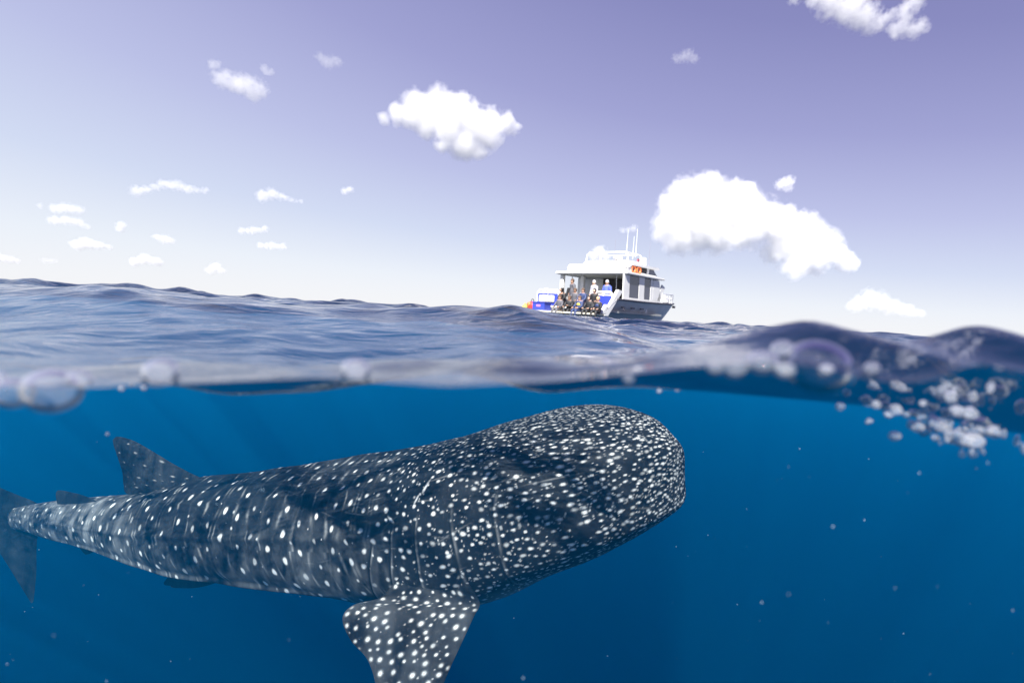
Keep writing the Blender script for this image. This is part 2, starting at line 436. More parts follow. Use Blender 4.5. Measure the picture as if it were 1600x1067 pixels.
# centre the arc on the camera-facing flank
wc = np.where(deg > -179.999, 0, 0)
pat = np.zeros((NS, NT))
prn = np.random.default_rng(23)
def spacing(px): return np.interp(px, [0, 60, 200, 350, 560, 640, 720, 800, 900, 955, 995, 1029], [.10, .125, .16, .175, .150, .100, .060, .044, .035, .027, .021, .017])
def spotr(px):   return np.interp(px, [0, 60, 200, 350, 560, 640, 720, 800, 900, 955, 995, 1029], [.010, .013, .016, .0175, .0165, .0122, .0084, .0068, .0059, .0052, .0046, .0044])
ds = S_TOT/(NS-1)
def splat(s0, w0, r, asp, ang, val):
    i0 = int(s0/ds); i = max(0, min(NS-1, i0))
    rr = r*max(asp, 1)*1.5
    n_ = int(rr/ds)+2
    ia, ib = max(0, i-n_), min(NS, i+n_+1)
    if ia >= ib: return
    w = warc[i]; c = circ[i]; w0 = w0 % c
    # columns near w0 (with wrap)
    dw = (w - w0 + c/2) % c - c/2
    js = np.nonzero(np.abs(dw) < rr+.02)[0]
    if len(js) == 0: return
    DW = (warc[ia:ib][:, js] - w0*circ[ia:ib, None]/c)
    cc = circ[ia:ib, None]
    DW = (DW + cc/2) % cc - cc/2
    DS = (ss[ia:ib]-s0)[:, None] + 0*DW
    ca, sa = math.cos(ang), math.sin(ang)
    a1 = (DS*ca + DW*sa)/(r*asp); a2 = (-DS*sa + DW*ca)/r
    ph = np.arctan2(a2, a1)
    wob = 1 + .06*np.sin(ph*2+s0*50) + .05*np.sin(ph*3+w0*70)
    d = np.sqrt(a1*a1+a2*a2)/wob
    edge = min(.5, .0045/r)
    v = val*np.clip((1+edge-d)/(2*edge), 0, 1)
    halo = .13*val*np.clip(1.9-d, 0, 1)**2
    sub = pat[ia:ib][:, js]
    pat[np.ix_(range(ia, ib), js)] = np.maximum(sub, np.maximum(v, halo))
s = 0.05; ring = 0; rings_s = []
while s < S_TOT-.004:
    px = float(np.interp(s, ss, pxs)); d = float(spacing(px)); r = float(spotr(px))
    i = min(NS-1, int(s/ds)); c = float(circ[i])
    n_ = max(3, int(round(c/(d*1.02))))
    off = (ring % 2)*.5 + prn.uniform(-.1, .1)
    hd_ = min(1, max(0, (px-620)/120))
    for q in range(n_):
        jit = .10 + .24*hd_
        w0 = (q+off + prn.normal(0, jit*.6))*c/n_
        s0 = s + prn.normal(0, jit*.55)*d
        if prn.random() < .05: continue
        rr = r*prn.uniform(.62, 1.18)
        a_deg = math.degrees(float(np.interp(w0 % c, warc[i], th[i])))
        asp = prn.uniform(1.0, 1.35)
        ang = prn.uniform(-.5, .5) + (math.pi/2 if px < 640 else 0)
        val = prn.choice([1, .9, .75, .55, .4], p=[.30, .22, .20, .16, .12])
        splat(s0, w0, rr, asp, ang, val)
        # small companions between the big spots
        for _k in range(1 + int(hd_*2)):
            if prn.random() > .28 + .47*hd_: continue
            splat(s0 + d*prn.uniform(.35, .65), w0 + c/n_*prn.uniform(-.5, .5), rr*prn.uniform(.3, .55), 1, 0, prn.uniform(.35, .8))
    rings_s.append((s, d, px))
    s += d; ring += 1
# pale vertical streaks between the columns of spots, on the trunk and tail
fade = (1-ramp1(P_, 600, 720))
vn = np.zeros((NS, NT))
wn_ = warc
lines = np.zeros((NS, NT))
for s0, d, px in rings_s:
    if px > 720: break
    for off in (.5, .25 if prn.random() < .3 else .5):
        wob = .10*d*np.sin(th*4+s0*9) + .05*d*np.sin(th*9+s0*31) + .12*d*np.sin(th*1.5+1)
        dd = sg - (s0+off*d+wob)
        amp = .24*np.clip(.5+.6*np.sin(th*7+s0*17), 0, 1)*np.clip(.5+.7*np.sin(th*17+s0*5), 0, 1) + .02
        lines = np.maximum(lines, amp*np.exp(-(dd/(.010+.004*np.sin(th*6+s0*3)))**2))
pat_lines = lines*fade
# scratches and thin curved marks on the shoulder and head
for _ in range(50):
    px = prn.uniform(560, 1000); s0 = float(np.interp(px, pxs, ss)); i = int(s0/ds)
    w0 = prn.uniform(-.1, .62) * circ[i]*.5
    splat(s0, w0, prn.uniform(.0025, .004), prn.uniform(8, 20), prn.uniform(-.5, .5), prn.uniform(.05, .16))
for (px, dg, r, asp, ang) in ((757, 35, .006, 6, .9), (742, 28, .005, 5, .8), (700, 18, .006, 4, -.7)):
    s0 = float(np.interp(px, pxs, ss)); i = int(s0/ds); w0 = float(np.interp(R(dg), angd(th[i], 0)[np.argsort(angd(th[i], 0))], warc[i][np.argsort(angd(th[i], 0))])) if dg >= 0 else -.05
    splat(s0, w0, r, asp, ang, .85)
pale = (ramp1(-deg, 20, 62)*ramp1(deg, -100, -30))*.5*fade + .0
below_keel = ramp1(-deg, 46, 56)*ramp1(P_, 60, 140)
belly = ramp1(np.abs(angd(th, R(270))), R(52), R(26))*.30  # belly white kept weak: the shade of the underside is put into the colour
belly *= .15 + .85*ramp1(P_, 600, 700)*(1-ramp1(P_, 760, 900))  # almost no white along the trunk, same painted shade
cloudy = 1.0*gauss(P_, 130, 110)*ramp1(deg, -60, 10) + .55*fade*ramp1(-deg, -40, 50) + .30*gauss(P_, 690, 45)*ramp1(-deg, 0, 30) + .22*ramp1(P_, 980, 1050) + .20*gauss(P_, 560, 60)
snout = ramp1(P_, 930, 1040)
fine = snout

attr_pat = np.clip(pat + pat_lines + .20*gill_lip, 0, 1)
attr_pat *= (1-np.clip(gill, 0, 1)*.9)
attr_dark = np.clip(gill + .7*mouth, 0, 1)

SV, SF, SA_pat, SA_cloud, SA_belly, SA_dark = [], [], [], [], [], []
nv = 0
def add_grid(P, pat_, cloud_, belly_, dark_=None, closed=True, cap0=True, cap1=True):
    """P (n,m,3) rings; closed round m"""
    global nv
    n_, m_ = P.shape[:2]
    SV.append(P.reshape(-1, 3)); ii = np.arange(n_*m_).reshape(n_, m_) + nv
    nx = np.roll(ii, -1, 1)
    if closed: f = np.stack([ii[:-1], nx[:-1], nx[1:], ii[1:]], -1).reshape(-1, 4)
    else: f = np.stack([ii[:-1, :-1], ii[:-1, 1:], ii[1:, 1:], ii[1:, :-1]], -1).reshape(-1, 4)
    SF.append(f)
    z = np.zeros((n_, m_))
    for lst, v in ((SA_pat, pat_), (SA_cloud, cloud_), (SA_belly, belly_), (SA_dark, z if dark_ is None else dark_)):
        lst.append((z+v).ravel())
    nv += n_*m_
    # caps: centre vertex as tiny closing ring
    for do, r0, rv in ((cap0, 0, True), (cap1, n_-1, False)):
        if not do: continue
        cpt = P[r0].mean(0)
        SV.append(cpt[None]); c_i = nv; nv += 1
        rr = ii[r0]; rn = np.roll(rr, -1)
        q = np.stack([rn, rr, np.full(m_, c_i), np.full(m_, c_i)], -1) if rv else np.stack([rr, rn, np.full(m_, c_i), np.full(m_, c_i)], -1)
        CAPS.append(q[:, :3])
        for lst, v in ((SA_pat, pat_), (SA_cloud, cloud_), (SA_belly, belly_), (SA_dark, z if dark_ is None else dark_)):
            lst.append(np.array([float((z+v)[r0].mean())]))
CAPS = []
add_grid(PX3, attr_pat, cloudy, belly, attr_dark)

def spineY(px): return float(np.interp(px, pxs, C_[:, 1]))
def axis_at(px): return Vector(np.array([np.interp(px, pxs, ax[:, i]) for i in range(3)]))
def fin(sections, thick, normal, spots=None, cloud=.2, belly_=0., ns=120, nc=110, curve=None, rpow=.5, seed=1, sp=(.075, .016)):
    """sections: (leading edge point, trailing edge point) from root to tip; an aerofoil-thick blade"""
    LE = np.array([list(a_) for a_, _ in sections]); TE = np.array([list(b_) for _, b_ in sections])
    ts = np.linspace(0, len(sections)-1, ns)
    le, te = catmull(LE, ts), catmull(TE, ts)
    N = np.array(normal, float)
    if N.ndim == 1: N = np.repeat(N[None], ns, 0)
    else: N = catmull(N, ts)
    N /= np.linalg.norm(N, axis=1)[:, None]
    c = np.linspace(0, 1, nc)                       # chord 0..1 then back
    cc = .5-.5*np.cos(math.pi*c)
    prof = (np.sqrt(cc)*.9*(1-cc) + .12*cc*(1-cc) + .04*np.sqrt(np.clip(1-cc, 0, 1))*cc)
    chord = te-le
    L_ = np.linalg.norm(chord, axis=1)
    T = thick*np.interp(ts, [0, len(sections)-1], [1, .25])
    T = np.minimum(T, L_*.35)
    pos = le[:, None]+chord[:, None]*cc[None, :, None]
    up = pos + (N*T[:, None])[:, None]*prof[None, :, None]
    dn = pos - (N*T[:, None])[:, None]*prof[None, :, None]
    P = np.concatenate([up, dn[:, -2:0:-1]], 1)
    pt = np.zeros(P.shape[:2])
    if spots is not None:
        r3 = np.random.default_rng(seed); d, r = sp
        Lm = float(np.max(L_)); span = float(np.sum(np.linalg.norm(np.diff((le+te)/2, axis=0), axis=1)))
        spn = np.r_[0, np.cumsum(np.linalg.norm(np.diff((le+te)/2, axis=0), axis=1))]
        su = spn[:, None]; cv = cc[None, :]*L_[:, None]
        half = np.zeros((ns, nc))
        k1 = 0
        y = d*.4
        while y < span:
            x = d*.3 + (k1 % 2)*d*.5
            while x < Lm:
                if r3.random() > .08:
                    x0, y0 = x + r3.normal(0, .16)*d, y + r3.normal(0, .16)*d
                    rr = r*r3.uniform(.6, 1.2)
                    dd = np.hypot(cv-x0, su-y0)/rr
                    half = np.maximum(half, spots*r3.uniform(.7, 1)*np.maximum(np.clip((1.35-dd)/.6, 0, 1), .2*np.clip(2-dd, 0, 1)))
                    if r3.random() < .4:
                        dd = np.hypot(cv-x0-d*.4, su-y0-d*.4)/(rr*.45)
                        half = np.maximum(half, .5*spots*np.clip((1.4-dd)/.7, 0, 1))
                x += d
            y += d*.86; k1 += 1
        edge = np.clip(np.minimum(cv, L_[:, None]-cv)/.02, 0, 1)
        half *= edge
        pt = np.concatenate([half, half[:, -2:0:-1]], 1)
    # orient outward: swap if needed
    add_grid(P, pt, cloud, belly_, None, True, True, True)

def P3(px, py, Y): return at(px, py, Y)
up_ = Vector((0, 0, 1))
sd = lambda px: tuple(Vector(np.array([np.interp(px, pxs, side[:, i]) for i in range(3)])))
# first dorsal fin
def secs(lst, Yf): return [(P3(l[0], l[1], Yf(l[0])), P3(t_[0], t_[1], Yf(t_[0]))) for l, t_ in lst]
sY = lambda px: spineY(px)
fin(secs([((372, 775), (232, 800)), ((345, 757), (232, 782)), ((318, 748), (226, 776)), ((296, 738), (198, 771)), ((268, 723), (193, 757)), ((240, 706), (191, 738)),
          ((212, 690), (184, 715)), ((192, 683), (178, 697)), ((182, 682), (176, 688))], sY), .075, sd(280), spots=.45, cloud=.10, sp=(.17, .011), seed=3)
# second dorsal fin
fin(secs([((165, 792), (118, 812)), ((150, 782), (112, 806)), ((128, 773), (97, 805)), ((108, 768), (92, 796)), ((97, 766), (88, 780)), ((90, 766), (87, 771))], lambda px: sY(px)-.13),
    .030, sd(130), cloud=.02)
# tail fin, lower and upper lobe
tY = lambda px: 5.42 + (20-px)*.0022
fin(secs([((78, 815), (-35, 790)), ((60, 836), (-30, 812)), ((57, 862), (-12, 845)), ((57, 888), (14, 886)), ((55, 915), (32, 915)), ((53, 934), (45, 936)), ((51, 941), (49, 942))], tY),
    .045, (.85, -.5, 0), cloud=.03)
fin(secs([((80, 800), (-35, 820)), ((52, 783), (-48, 800)), ((20, 770), (-62, 778)), ((-10, 756), (-80, 752)), ((-50, 728), (-98, 722)), ((-90, 690), (-112, 688))], tY),
    .045, (.85, -.5, 0), cloud=.03)
# pelvic and anal fins under the tail stock
pY = lambda px: sY(px)-.22
fin(secs([((352, 900), (268, 888)), ((335, 911), (264, 902)), ((305, 918), (266, 914)), ((275, 918), (268, 917))], pY), .035, (.3, -.5, .8), cloud=.05)
fin(secs([((352, 900), (268, 888)), ((335, 905), (264, 898)), ((305, 912), (256, 910)), ((275, 914), (258, 914))], lambda px: sY(px)+.22), .03, (.3, .5, .8), cloud=.05)
fin(secs([((158, 852), (120, 846)), ((150, 860), (124, 855)), ((140, 865), (130, 863)), ((136, 866), (133, 866))], sY), .02, sd(140), cloud=.02)
# near pectoral fin, hanging towards the camera and out of the bottom of the frame
q_ = PX3.reshape(-1, 3) - np.array(CAM)
RMn = np.array(RM); qc = q_ @ RMn
qpx = 800 + FPX*qc[:, 0]/-qc[:, 2]; qpy = 533.5 - FPX*qc[:, 1]/-qc[:, 2]
def bY(px, py):
    """distance of the near flank under a point of the photo"""
    m_ = (abs(qpx-px) < 5) & (abs(qpy-py) < 5)
    return float(PX3.reshape(-1, 3)[m_, 1].min()) if m_.any() else 3.0
y1, y2 = bY(745, 895), bY(650, 890)
Yp = min(y1, y2)
# it grows out of the flank just behind the gills
fin([(P3(712, 872, bY(712, 872)+.07), P3(655, 862, bY(655, 862)+.07)), (P3(724, 898, bY(724, 898)+.035), P3(634, 890, bY(634, 890)+.02)), (P3(739, 922, bY(739, 908)+.03), P3(612, 915, bY(620, 900)+.03)),
     (P3(750, 943, Yp+.085), P3(592, 934, Yp+.10)), (P3(741, 962, Yp+.04), P3(552, 945, Yp+.09)),
     (P3(729, 988, Yp+.01), P3(535, 966, Yp+.06)), (P3(717, 1014, Yp-.02), P3(548, 1000, Yp+.03)), (P3(704, 1042, Yp-.05), P3(574, 1030, Yp)),
     (P3(690, 1075, Yp-.08), P3(588, 1075, Yp-.04)), (P3(668, 1130, Yp-.14), P3(592, 1140, Yp-.11)), (P3(640, 1190, Yp-.2), P3(597, 1198, Yp-.18)), (P3(612, 1240, Yp-.26), P3(603, 1243, Yp-.25))],
    .06, (.1, -.80, .55), spots=.75, cloud=.13, sp=(.054, .0088), seed=9, ns=200, nc=150)
# far pectoral fin, mostly hidden behind the belly
fin([(P3(760, 900, 3.45), P3(655, 890, 3.5)), (P3(758, 925, 3.62), P3(650, 915, 3.66)), (P3(735, 936, 3.8), P3(630, 925, 3.85)), (P3(700, 936, 4.0), P3(625, 928, 4.02)), (P3(650, 930, 4.2), P3(620, 926, 4.2))],
    .06, (.1, .4, .9), cloud=.1)

def shark_material():
    m, n, l = newmat('whale shark skin')
    o = n.new('ShaderNodeOutputMaterial'); b = n.new('ShaderNodeBsdfPrincipled')
    def att(nm):
        a_ = n.new('ShaderNodeAttribute'); a_.attribute_name = nm; return a_.outputs['Fac']
    tc = n.new('ShaderNodeTexCoord')
    def nz(scale, det, vec=None, dist=0):
        t_ = n.new('ShaderNodeTexNoise'); t_.inputs['Scale'].default_value = scale; t_.inputs['Detail'].default_value = det
        t_.inputs['Distortion'].default_value = dist; l.new(vec or tc.outputs['Object'], t_.inputs[0]); return t_.outputs[0]
    def mrange(v, a_, b_, c_, d_):
        q = n.new('ShaderNodeMapRange'); q.inputs[1].default_value = a_; q.inputs[2].default_value = b_; q.inputs[3].default_value = c_; q.inputs[4].default_value = d_
        l.new(v, q.inputs[0]); return q.outputs[0]
    def mth(op, a_, b_):
        q = n.new('ShaderNodeMath'); q.operation = op
        for i_, v in ((0, a_), (1, b_)):
            if isinstance(v, (int, float)): q.inputs[i_].default_value = v
            else: l.new(v, q.inputs[i_])
        return q.outputs[0]
    def mixc(f, a_, b_):
        q = n.new('ShaderNodeMix'); q.data_type = 'RGBA'
        l.new(f, q.inputs[0])
        for i_, v in ((6, a_), (7, b_)):
            if isinstance(v, tuple): q.inputs[i_].default_value = (*v, 1)
            else: l.new(v, q.inputs[i_])
        return q.outputs[2]
    mp = n.new('ShaderNodeMapping'); mp.inputs['Scale'].default_value = (3.2, 1.5, .55)
    l.new(tc.outputs['Object'], mp.inputs[0])
    big = nz(2.6, 7, mp.outputs[0], .8)                     # tall grey clouds
    med = nz(7, 8, None, .6)
    fine_ = nz(60, 6)
    c1 = mrange(big, .42, .66, 0, 1); c2 = mrange(med, .40, .68, 0, 1)
    cl = mth('MULTIPLY', mth('ADD', mth('MULTIPLY', c1, .75), mth('MULTIPLY', c2, .5)), mth('ADD', att('cloud'), .06))
    cl = mth('MINIMUM', cl, 1)
    basec = mixc(mrange(med, .3, .7, 0, 1), (.002, .003, .006), (.006, .009, .014))
    skin = mixc(cl, basec, (.145, .155, .17))
    skin = mixc(mth('MULTIPLY', att('belly'), mrange(med, .3, .6, .5, 1)), skin, (.5, .52, .52))
    speck = mrange(fine_, .56, .72, 0, .05)
    skin = mixc(speck, skin, (.30, .31, .32))
    pv = mth('MULTIPLY', att('pattern'), mrange(fine_, .25, .6, .72, 1.05))
    colr = mixc(mth('MINIMUM', pv, 1), skin, (.68, .71, .73))
    colr = mixc(att('groove'), colr, (.006, .008, .012))
    l.new(colr, b.inputs['Base Color'])
    b.inputs['Roughness'].default_value = .62
    b.inputs['Specular IOR Level'].default_value = .10
    bp = n.new('ShaderNodeBump'); bp.inputs['Strength'].default_value = .35; bp.inputs['Distance'].default_value = .006
    l.new(mth('ADD', mth('MULTIPLY', fine_, .5), med), bp.inputs['Height']); l.new(bp.outputs[0], b.inputs['Normal'])
    l.new(b.outputs[0], o.inputs[0])
    return m
M_SHARK = shark_material()
V = np.concatenate(SV).astype(np.float32); FQ = np.concatenate(SF); FT = np.concatenate(CAPS)
me = bpy.data.meshes.new('whale_shark')
me.vertices.add(len(V))
root = Vector(C_[NS//2])
me.vertices.foreach_set('co', (V-np.array(root, dtype=np.float32)).ravel())
lp = np.concatenate([FQ.ravel(), FT.ravel()]).astype(np.int32)
me.loops.add(len(lp)); me.loops.foreach_set('vertex_index', lp)
stt = np.concatenate([np.arange(len(FQ))*4, len(FQ)*4 + np.arange(len(FT))*3]).astype(np.int32)
me.polygons.add(len(stt)); me.polygons.foreach_set('loop_start', stt)
me.polygons.foreach_set('use_smooth', np.ones(len(stt), bool))
me.materials.append(M_SHARK); me.update(calc_edges=True)
for nm, lst in (('pattern', SA_pat), ('cloud', SA_cloud), ('belly', SA_belly), ('groove', SA_dark)):
    at_ = me.attributes.new(nm, 'FLOAT', 'POINT'); at_.data.foreach_set('value', np.concatenate(lst).astype(np.float32))
shark = bpy.data.objects.new('whale_shark', me); COL.objects.link(shark); shark.location = root
tag(shark, 'huge dark whale shark with white spots swimming just under the surface', 'whale shark')

# eye on the lower cheek: a part of the shark
def project_to(px, py):
    """where the sight line through a point of the photo meets the shark"""
    d = ray(px, py).normalized()
    ok, loc, nrm, _ = shark.ray_cast(CAM - root, d)
    return (loc + root, nrm) if ok else (at(px, py, 3.05), Vector((0, -1, 0)))
def uv_ball(c, r, n=20, m=12, sc=(1, 1, 1)):
    V = [(c[0], c[1], c[2]+r*sc[2])]
    for i in range(1, m):
        a_ = math.pi*i/m
        for j in range(n):
            b_ = 2*math.pi*j/n
            V.append((c[0]+r*sc[0]*math.sin(a_)*math.cos(b_), c[1]+r*sc[1]*math.sin(a_)*math.sin(b_), c[2]+r*sc[2]*math.cos(a_)))
    V.append((c[0], c[1], c[2]-r*sc[2])); L_ = len(V)-1
    F_ = [(0, 1+j, 1+(j+1) % n) for j in range(n)]
    for i in range(m-2):
        for j in range(n):
            a_ = 1+i*n+j; b_ = 1+i*n+(j+1) % n
            F_.append((a_, a_+n, b_+n, b_))
    F_ += [(L_, 1+(m-2)*n+(j+1) % n, 1+(m-2)*n+j) for j in range(n)]
    return V, F_
class MB:
    """collects shapes and links them as one mesh object"""
    def __init__(s): s.V = []; s.F = []
    def add(s, V, F): n = len(s.V); s.V += [tuple(v) for v in V]; s.F += [tuple(n+i for i in f) for f in F]; return s
    def box(s, x0, x1, y0, y1, z0, z1, b=0.0):
        if b <= 0:
            return s.add([(x, y, z) for z in (z0, z1) for y in (y0, y1) for x in (x0, x1)], [(0, 2, 3, 1), (4, 5, 7, 6), (0, 1, 5, 4), (2, 6, 7, 3), (0, 4, 6, 2), (1, 3, 7, 5)])
        bm = bmesh.new(); bmesh.ops.create_cube(bm, size=1)
        for v in bm.verts: v.co = Vector((x0+(v.co.x+.5)*(x1-x0), y0+(v.co.y+.5)*(y1-y0), z0+(v.co.z+.5)*(z1-z0)))
        bmesh.ops.bevel(bm, geom=bm.edges[:], offset=b, segments=2, affect='EDGES')
        bm.verts.index_update(); s.add([v.co[:] for v in bm.verts], [[v.index for v in f.verts] for f in bm.faces]); bm.free(); return s
    def prism(s, poly, y0, y1):
        """polygon in x,z extruded along y"""
        n = len(poly)
        return s.add([(x, y0, z) for x, z in poly]+[(x, y1, z) for x, z in poly],
                     [tuple(range(n))[::-1], tuple(range(n, 2*n))]+[(i, (i+1) % n, n+(i+1) % n, n+i) for i in range(n)])
    def tube(s, pts, r, n=8):
        pts = [Vector(p) for p in pts]; rings_ = []
        for i, p in enumerate(pts):
            d = (pts[min(i+1, len(pts)-1)]-pts[max(i-1, 0)]).normalized()
            u_ = d.orthogonal().normalized() if abs(d.z) > .9 else d.cross(Vector((0, 0, 1))).normalized()
            w_ = d.cross(u_)
            rr = r[i] if isinstance(r, (list, tuple)) else r
            rings_.append([p+(u_*math.cos(2*math.pi*k_/n)+w_*math.sin(2*math.pi*k_/n))*rr for k_ in range(n)])
        V = [v for g_ in rings_ for v in g_]
        F_ = [(i*n+k_, i*n+(k_+1) % n, (i+1)*n+(k_+1) % n, (i+1)*n+k_) for i in range(len(pts)-1) for k_ in range(n)]
        F_ += [tuple(range(n))[::-1], tuple(range((len(pts)-1)*n, len(pts)*n))]
        return s.add(V, F_)
    def ball(s, c, r, n=16, m=10, sc=(1, 1, 1)): return s.add(*uv_ball(c, r, n, m, sc))
    def torus(s, c, R_, r_, axis='y', n=24, m=8):
        V = []
        for i in range(n):
            a_ = 2*math.pi*i/n
            for j in range(m):
                b_ = 2*math.pi*j/m; q = R_+r_*math.cos(b_); h_ = r_*math.sin(b_)
                x, z = q*math.cos(a_), q*math.sin(a_)
                V.append((c[0]+x, c[1]+h_, c[2]+z) if axis == 'y' else (c[0]+x, c[1]+z, c[2]+h_))
        F_ = [(i*m+j, ((i+1) % n)*m+j, ((i+1) % n)*m+(j+1) % m, i*m+(j+1) % m) for i in range(n) for j in range(m)]
        return s.add(V, F_)
    def build(s, name, mat, parent=None, smooth=False, label=None):
        me_ = bpy.data.meshes.new(name); me_.from_pydata(s.V, [], s.F); me_.materials.append(mat)
        bm = bmesh.new(); bm.from_mesh(me_); bmesh.ops.recalc_face_normals(bm, faces=bm.faces[:]); bm.to_mesh(me_); bm.free()
        if smooth:
            me_.polygons.foreach_set('use_smooth', [True]*len(me_.polygons))
            try: me_.set_sharp_from_angle(angle=R(40))
            except Exception: pass
        o_ = bpy.data.objects.new(name, me_); COL.objects.link(o_)
        if parent: o_.parent = parent
        if label: o_['label'] = label
        return o_
def empty(name, loc=(0, 0, 0), rz=0, parent=None):
    o_ = bpy.data.objects.new(name, None); COL.objects.link(o_); o_.location = loc; o_.rotation_euler = (0, 0, rz)
    o_.empty_display_size = .2
    return o_
bpy.context.view_layer.update()
M_EYE = pbr('shark eye', (.006, .007, .010), .12)
el, en = project_to(1016, 812)
eye = MB().ball((0, 0, 0), .012, sc=(1, 1, 1)).build('eye', M_EYE, shark, True); eye.location = el - root - en*.008

# ------------------------------------------------------------------ clouds
def cloud_material(name, pts, unit, sigma, amp, thr, nscale):
    """water droplets: a scattering volume, densest inside the puffs and frayed by noise towards their rims"""
    m, n, l = newmat(name)
    o = n.new('ShaderNodeOutputMaterial')
    tc = n.new('ShaderNodeTexCoord')
    def M(op, a_, b_, c_=None):
        q = n.new('ShaderNodeMath'); q.operation = op
        for i_, v in enumerate((a_, b_, c_)):
            if v is None: continue
            if isinstance(v, (int, float)): q.inputs[i_].default_value = v
            else: l.new(v, q.inputs[i_])
        return q.outputs[0]
    sq = n.new('ShaderNodeVectorMath'); sq.operation = 'MULTIPLY'; sq.inputs[1].default_value = (1, .8, 1.15)
    l.new(tc.outputs['Object'], sq.inputs[0])
    wt = n.new('ShaderNodeTexNoise'); wt.inputs['Scale'].default_value = nscale*.6/unit; wt.inputs['Detail'].default_value = 2
    l.new(tc.outputs['Object'], wt.inputs[0])
    wv = n.new('ShaderNodeVectorMath'); wv.operation = 'MULTIPLY_ADD'
    rm = max(p[1] for p in pts)
    wv.inputs[1].default_value = (rm*.8,)*3
    l.new(wt.outputs['Color'], wv.inputs[0]); l.new(sq.outputs[0], wv.inputs[2])
    of = n.new('ShaderNodeVectorMath'); of.operation = 'SUBTRACT'; of.inputs[1].default_value = (rm*.4,)*3; l.new(wv.outputs[0], of.inputs[0])
    acc = None
    for c, r in pts:
        d = n.new('ShaderNodeVectorMath'); d.operation = 'DISTANCE'; d.inputs[1].default_value = (c.x, c.y*.8, c.z*1.15)
        l.new(of.outputs[0], d.inputs[0])
        f = M('MULTIPLY_ADD', d.outputs['Value'], -1/r, 1.0)
        acc = f if acc is None else M('SMOOTH_MAX', acc, f, .25)
    t_ = n.new('ShaderNodeTexNoise'); t_.inputs['Scale'].default_value = nscale/unit
    t_.inputs['Detail'].default_value = 4; t_.inputs['Roughness'].default_value = .65
    l.new(tc.outputs['Object'], t_.inputs[0])
    nz_ = M('MULTIPLY_ADD', t_.outputs[0], amp, -.5*amp-thr)
    tot = M('ADD', acc, nz_)
    mr = n.new('ShaderNodeMapRange'); mr.inputs[1].default_value = 0; mr.inputs[2].default_value = .6; mr.inputs[3].default_value = 0; mr.inputs[4].default_value = sigma/unit
    l.new(tot, mr.inputs[0])
    sc = n.new('ShaderNodeVolumeScatter'); sc.inputs['Color'].default_value = (1, 1, 1, 1); sc.inputs['Anisotropy'].default_value = -.4
    l.new(mr.outputs[0], sc.inputs['Density']); l.new(sc.outputs[0], o.inputs['Volume'])
    try: m.cycles.volume_step_rate = .3
    except Exception: pass
    return m
KIND = {'dense': (.066, 1.3, .02, .055), 'soft': (.040, 2.1, .02, .085), 'thin': (.014, 2.3, .02, .10)}   # density per photo pixel, fraying, threshold, noise scale
def make_cloud(puffs, D, kind, label, seed):
    r_ = random.Random(seed)
    unit = D/FPX
    cx0 = sum(p[0] for p in puffs)/len(puffs); cy0 = sum(p[1] for p in puffs)/len(puffs)
    O = at(cx0, cy0, D)
    rmax = max(p[2] for p in puffs)
    if rmax <= 16:      # link the puffs of a small cloud so that it reads as one bank
        puffs = list(puffs) + [((a_[0]+b_[0])/2, (a_[1]+b_[1])/2+.5, (a_[2]+b_[2])*.42) for a_, b_ in zip(puffs, puffs[1:]) if abs(a_[0]-b_[0]) < 30]
    pts = []
    for px, py, r in puffs:
        c = at(px, py, D + r_.uniform(-.3, .3)*r*unit) - O
        pts.append((c, r*unit*1.3))
    sg_, am_, th_, ns_ = KIND[kind]
    cmat = cloud_material('cloud '+kind, pts, unit, sg_*(1 if rmax > 20 else 12/max(rmax, 6)), am_, th_, ns_*(1 if rmax > 20 else min(3, 18/rmax)))
    bm = bmesh.new()
    for c, r in pts:
        bmesh.ops.create_icosphere(bm, subdivisions=3, radius=1, matrix=Matrix.Translation(c) @ Matrix.Diagonal((r*1.3, r*1.3, r*1.15, 1)))
    me_ = bpy.data.meshes.new('cloud_tmp'); bm.to_mesh(me_); bm.free()
    tmp = bpy.data.objects.new('cloud_tmp', me_); COL.objects.link(tmp)
    ext = (max(p[0]+p[2] for p in puffs) - min(p[0]-p[2] for p in puffs))
    md = tmp.modifiers.new('r', 'REMESH'); md.mode = 'VOXEL'; md.voxel_size = max(ext/60, .8)*unit; md.use_smooth_shade = True
    dg = bpy.context.evaluated_depsgraph_get(); dg.update()
    nm = bpy.data.meshes.new_from_object(tmp.evaluated_get(dg))
    bpy.data.objects.remove(tmp); nm.name = 'cloud'
    nm.materials.clear(); nm.materials.append(cmat)
    o_ = bpy.data.objects.new('cloud', nm); COL.objects.link(o_); o_.location = O
    tag(o_, label, 'cloud', 'fair weather clouds in the lavender sky')
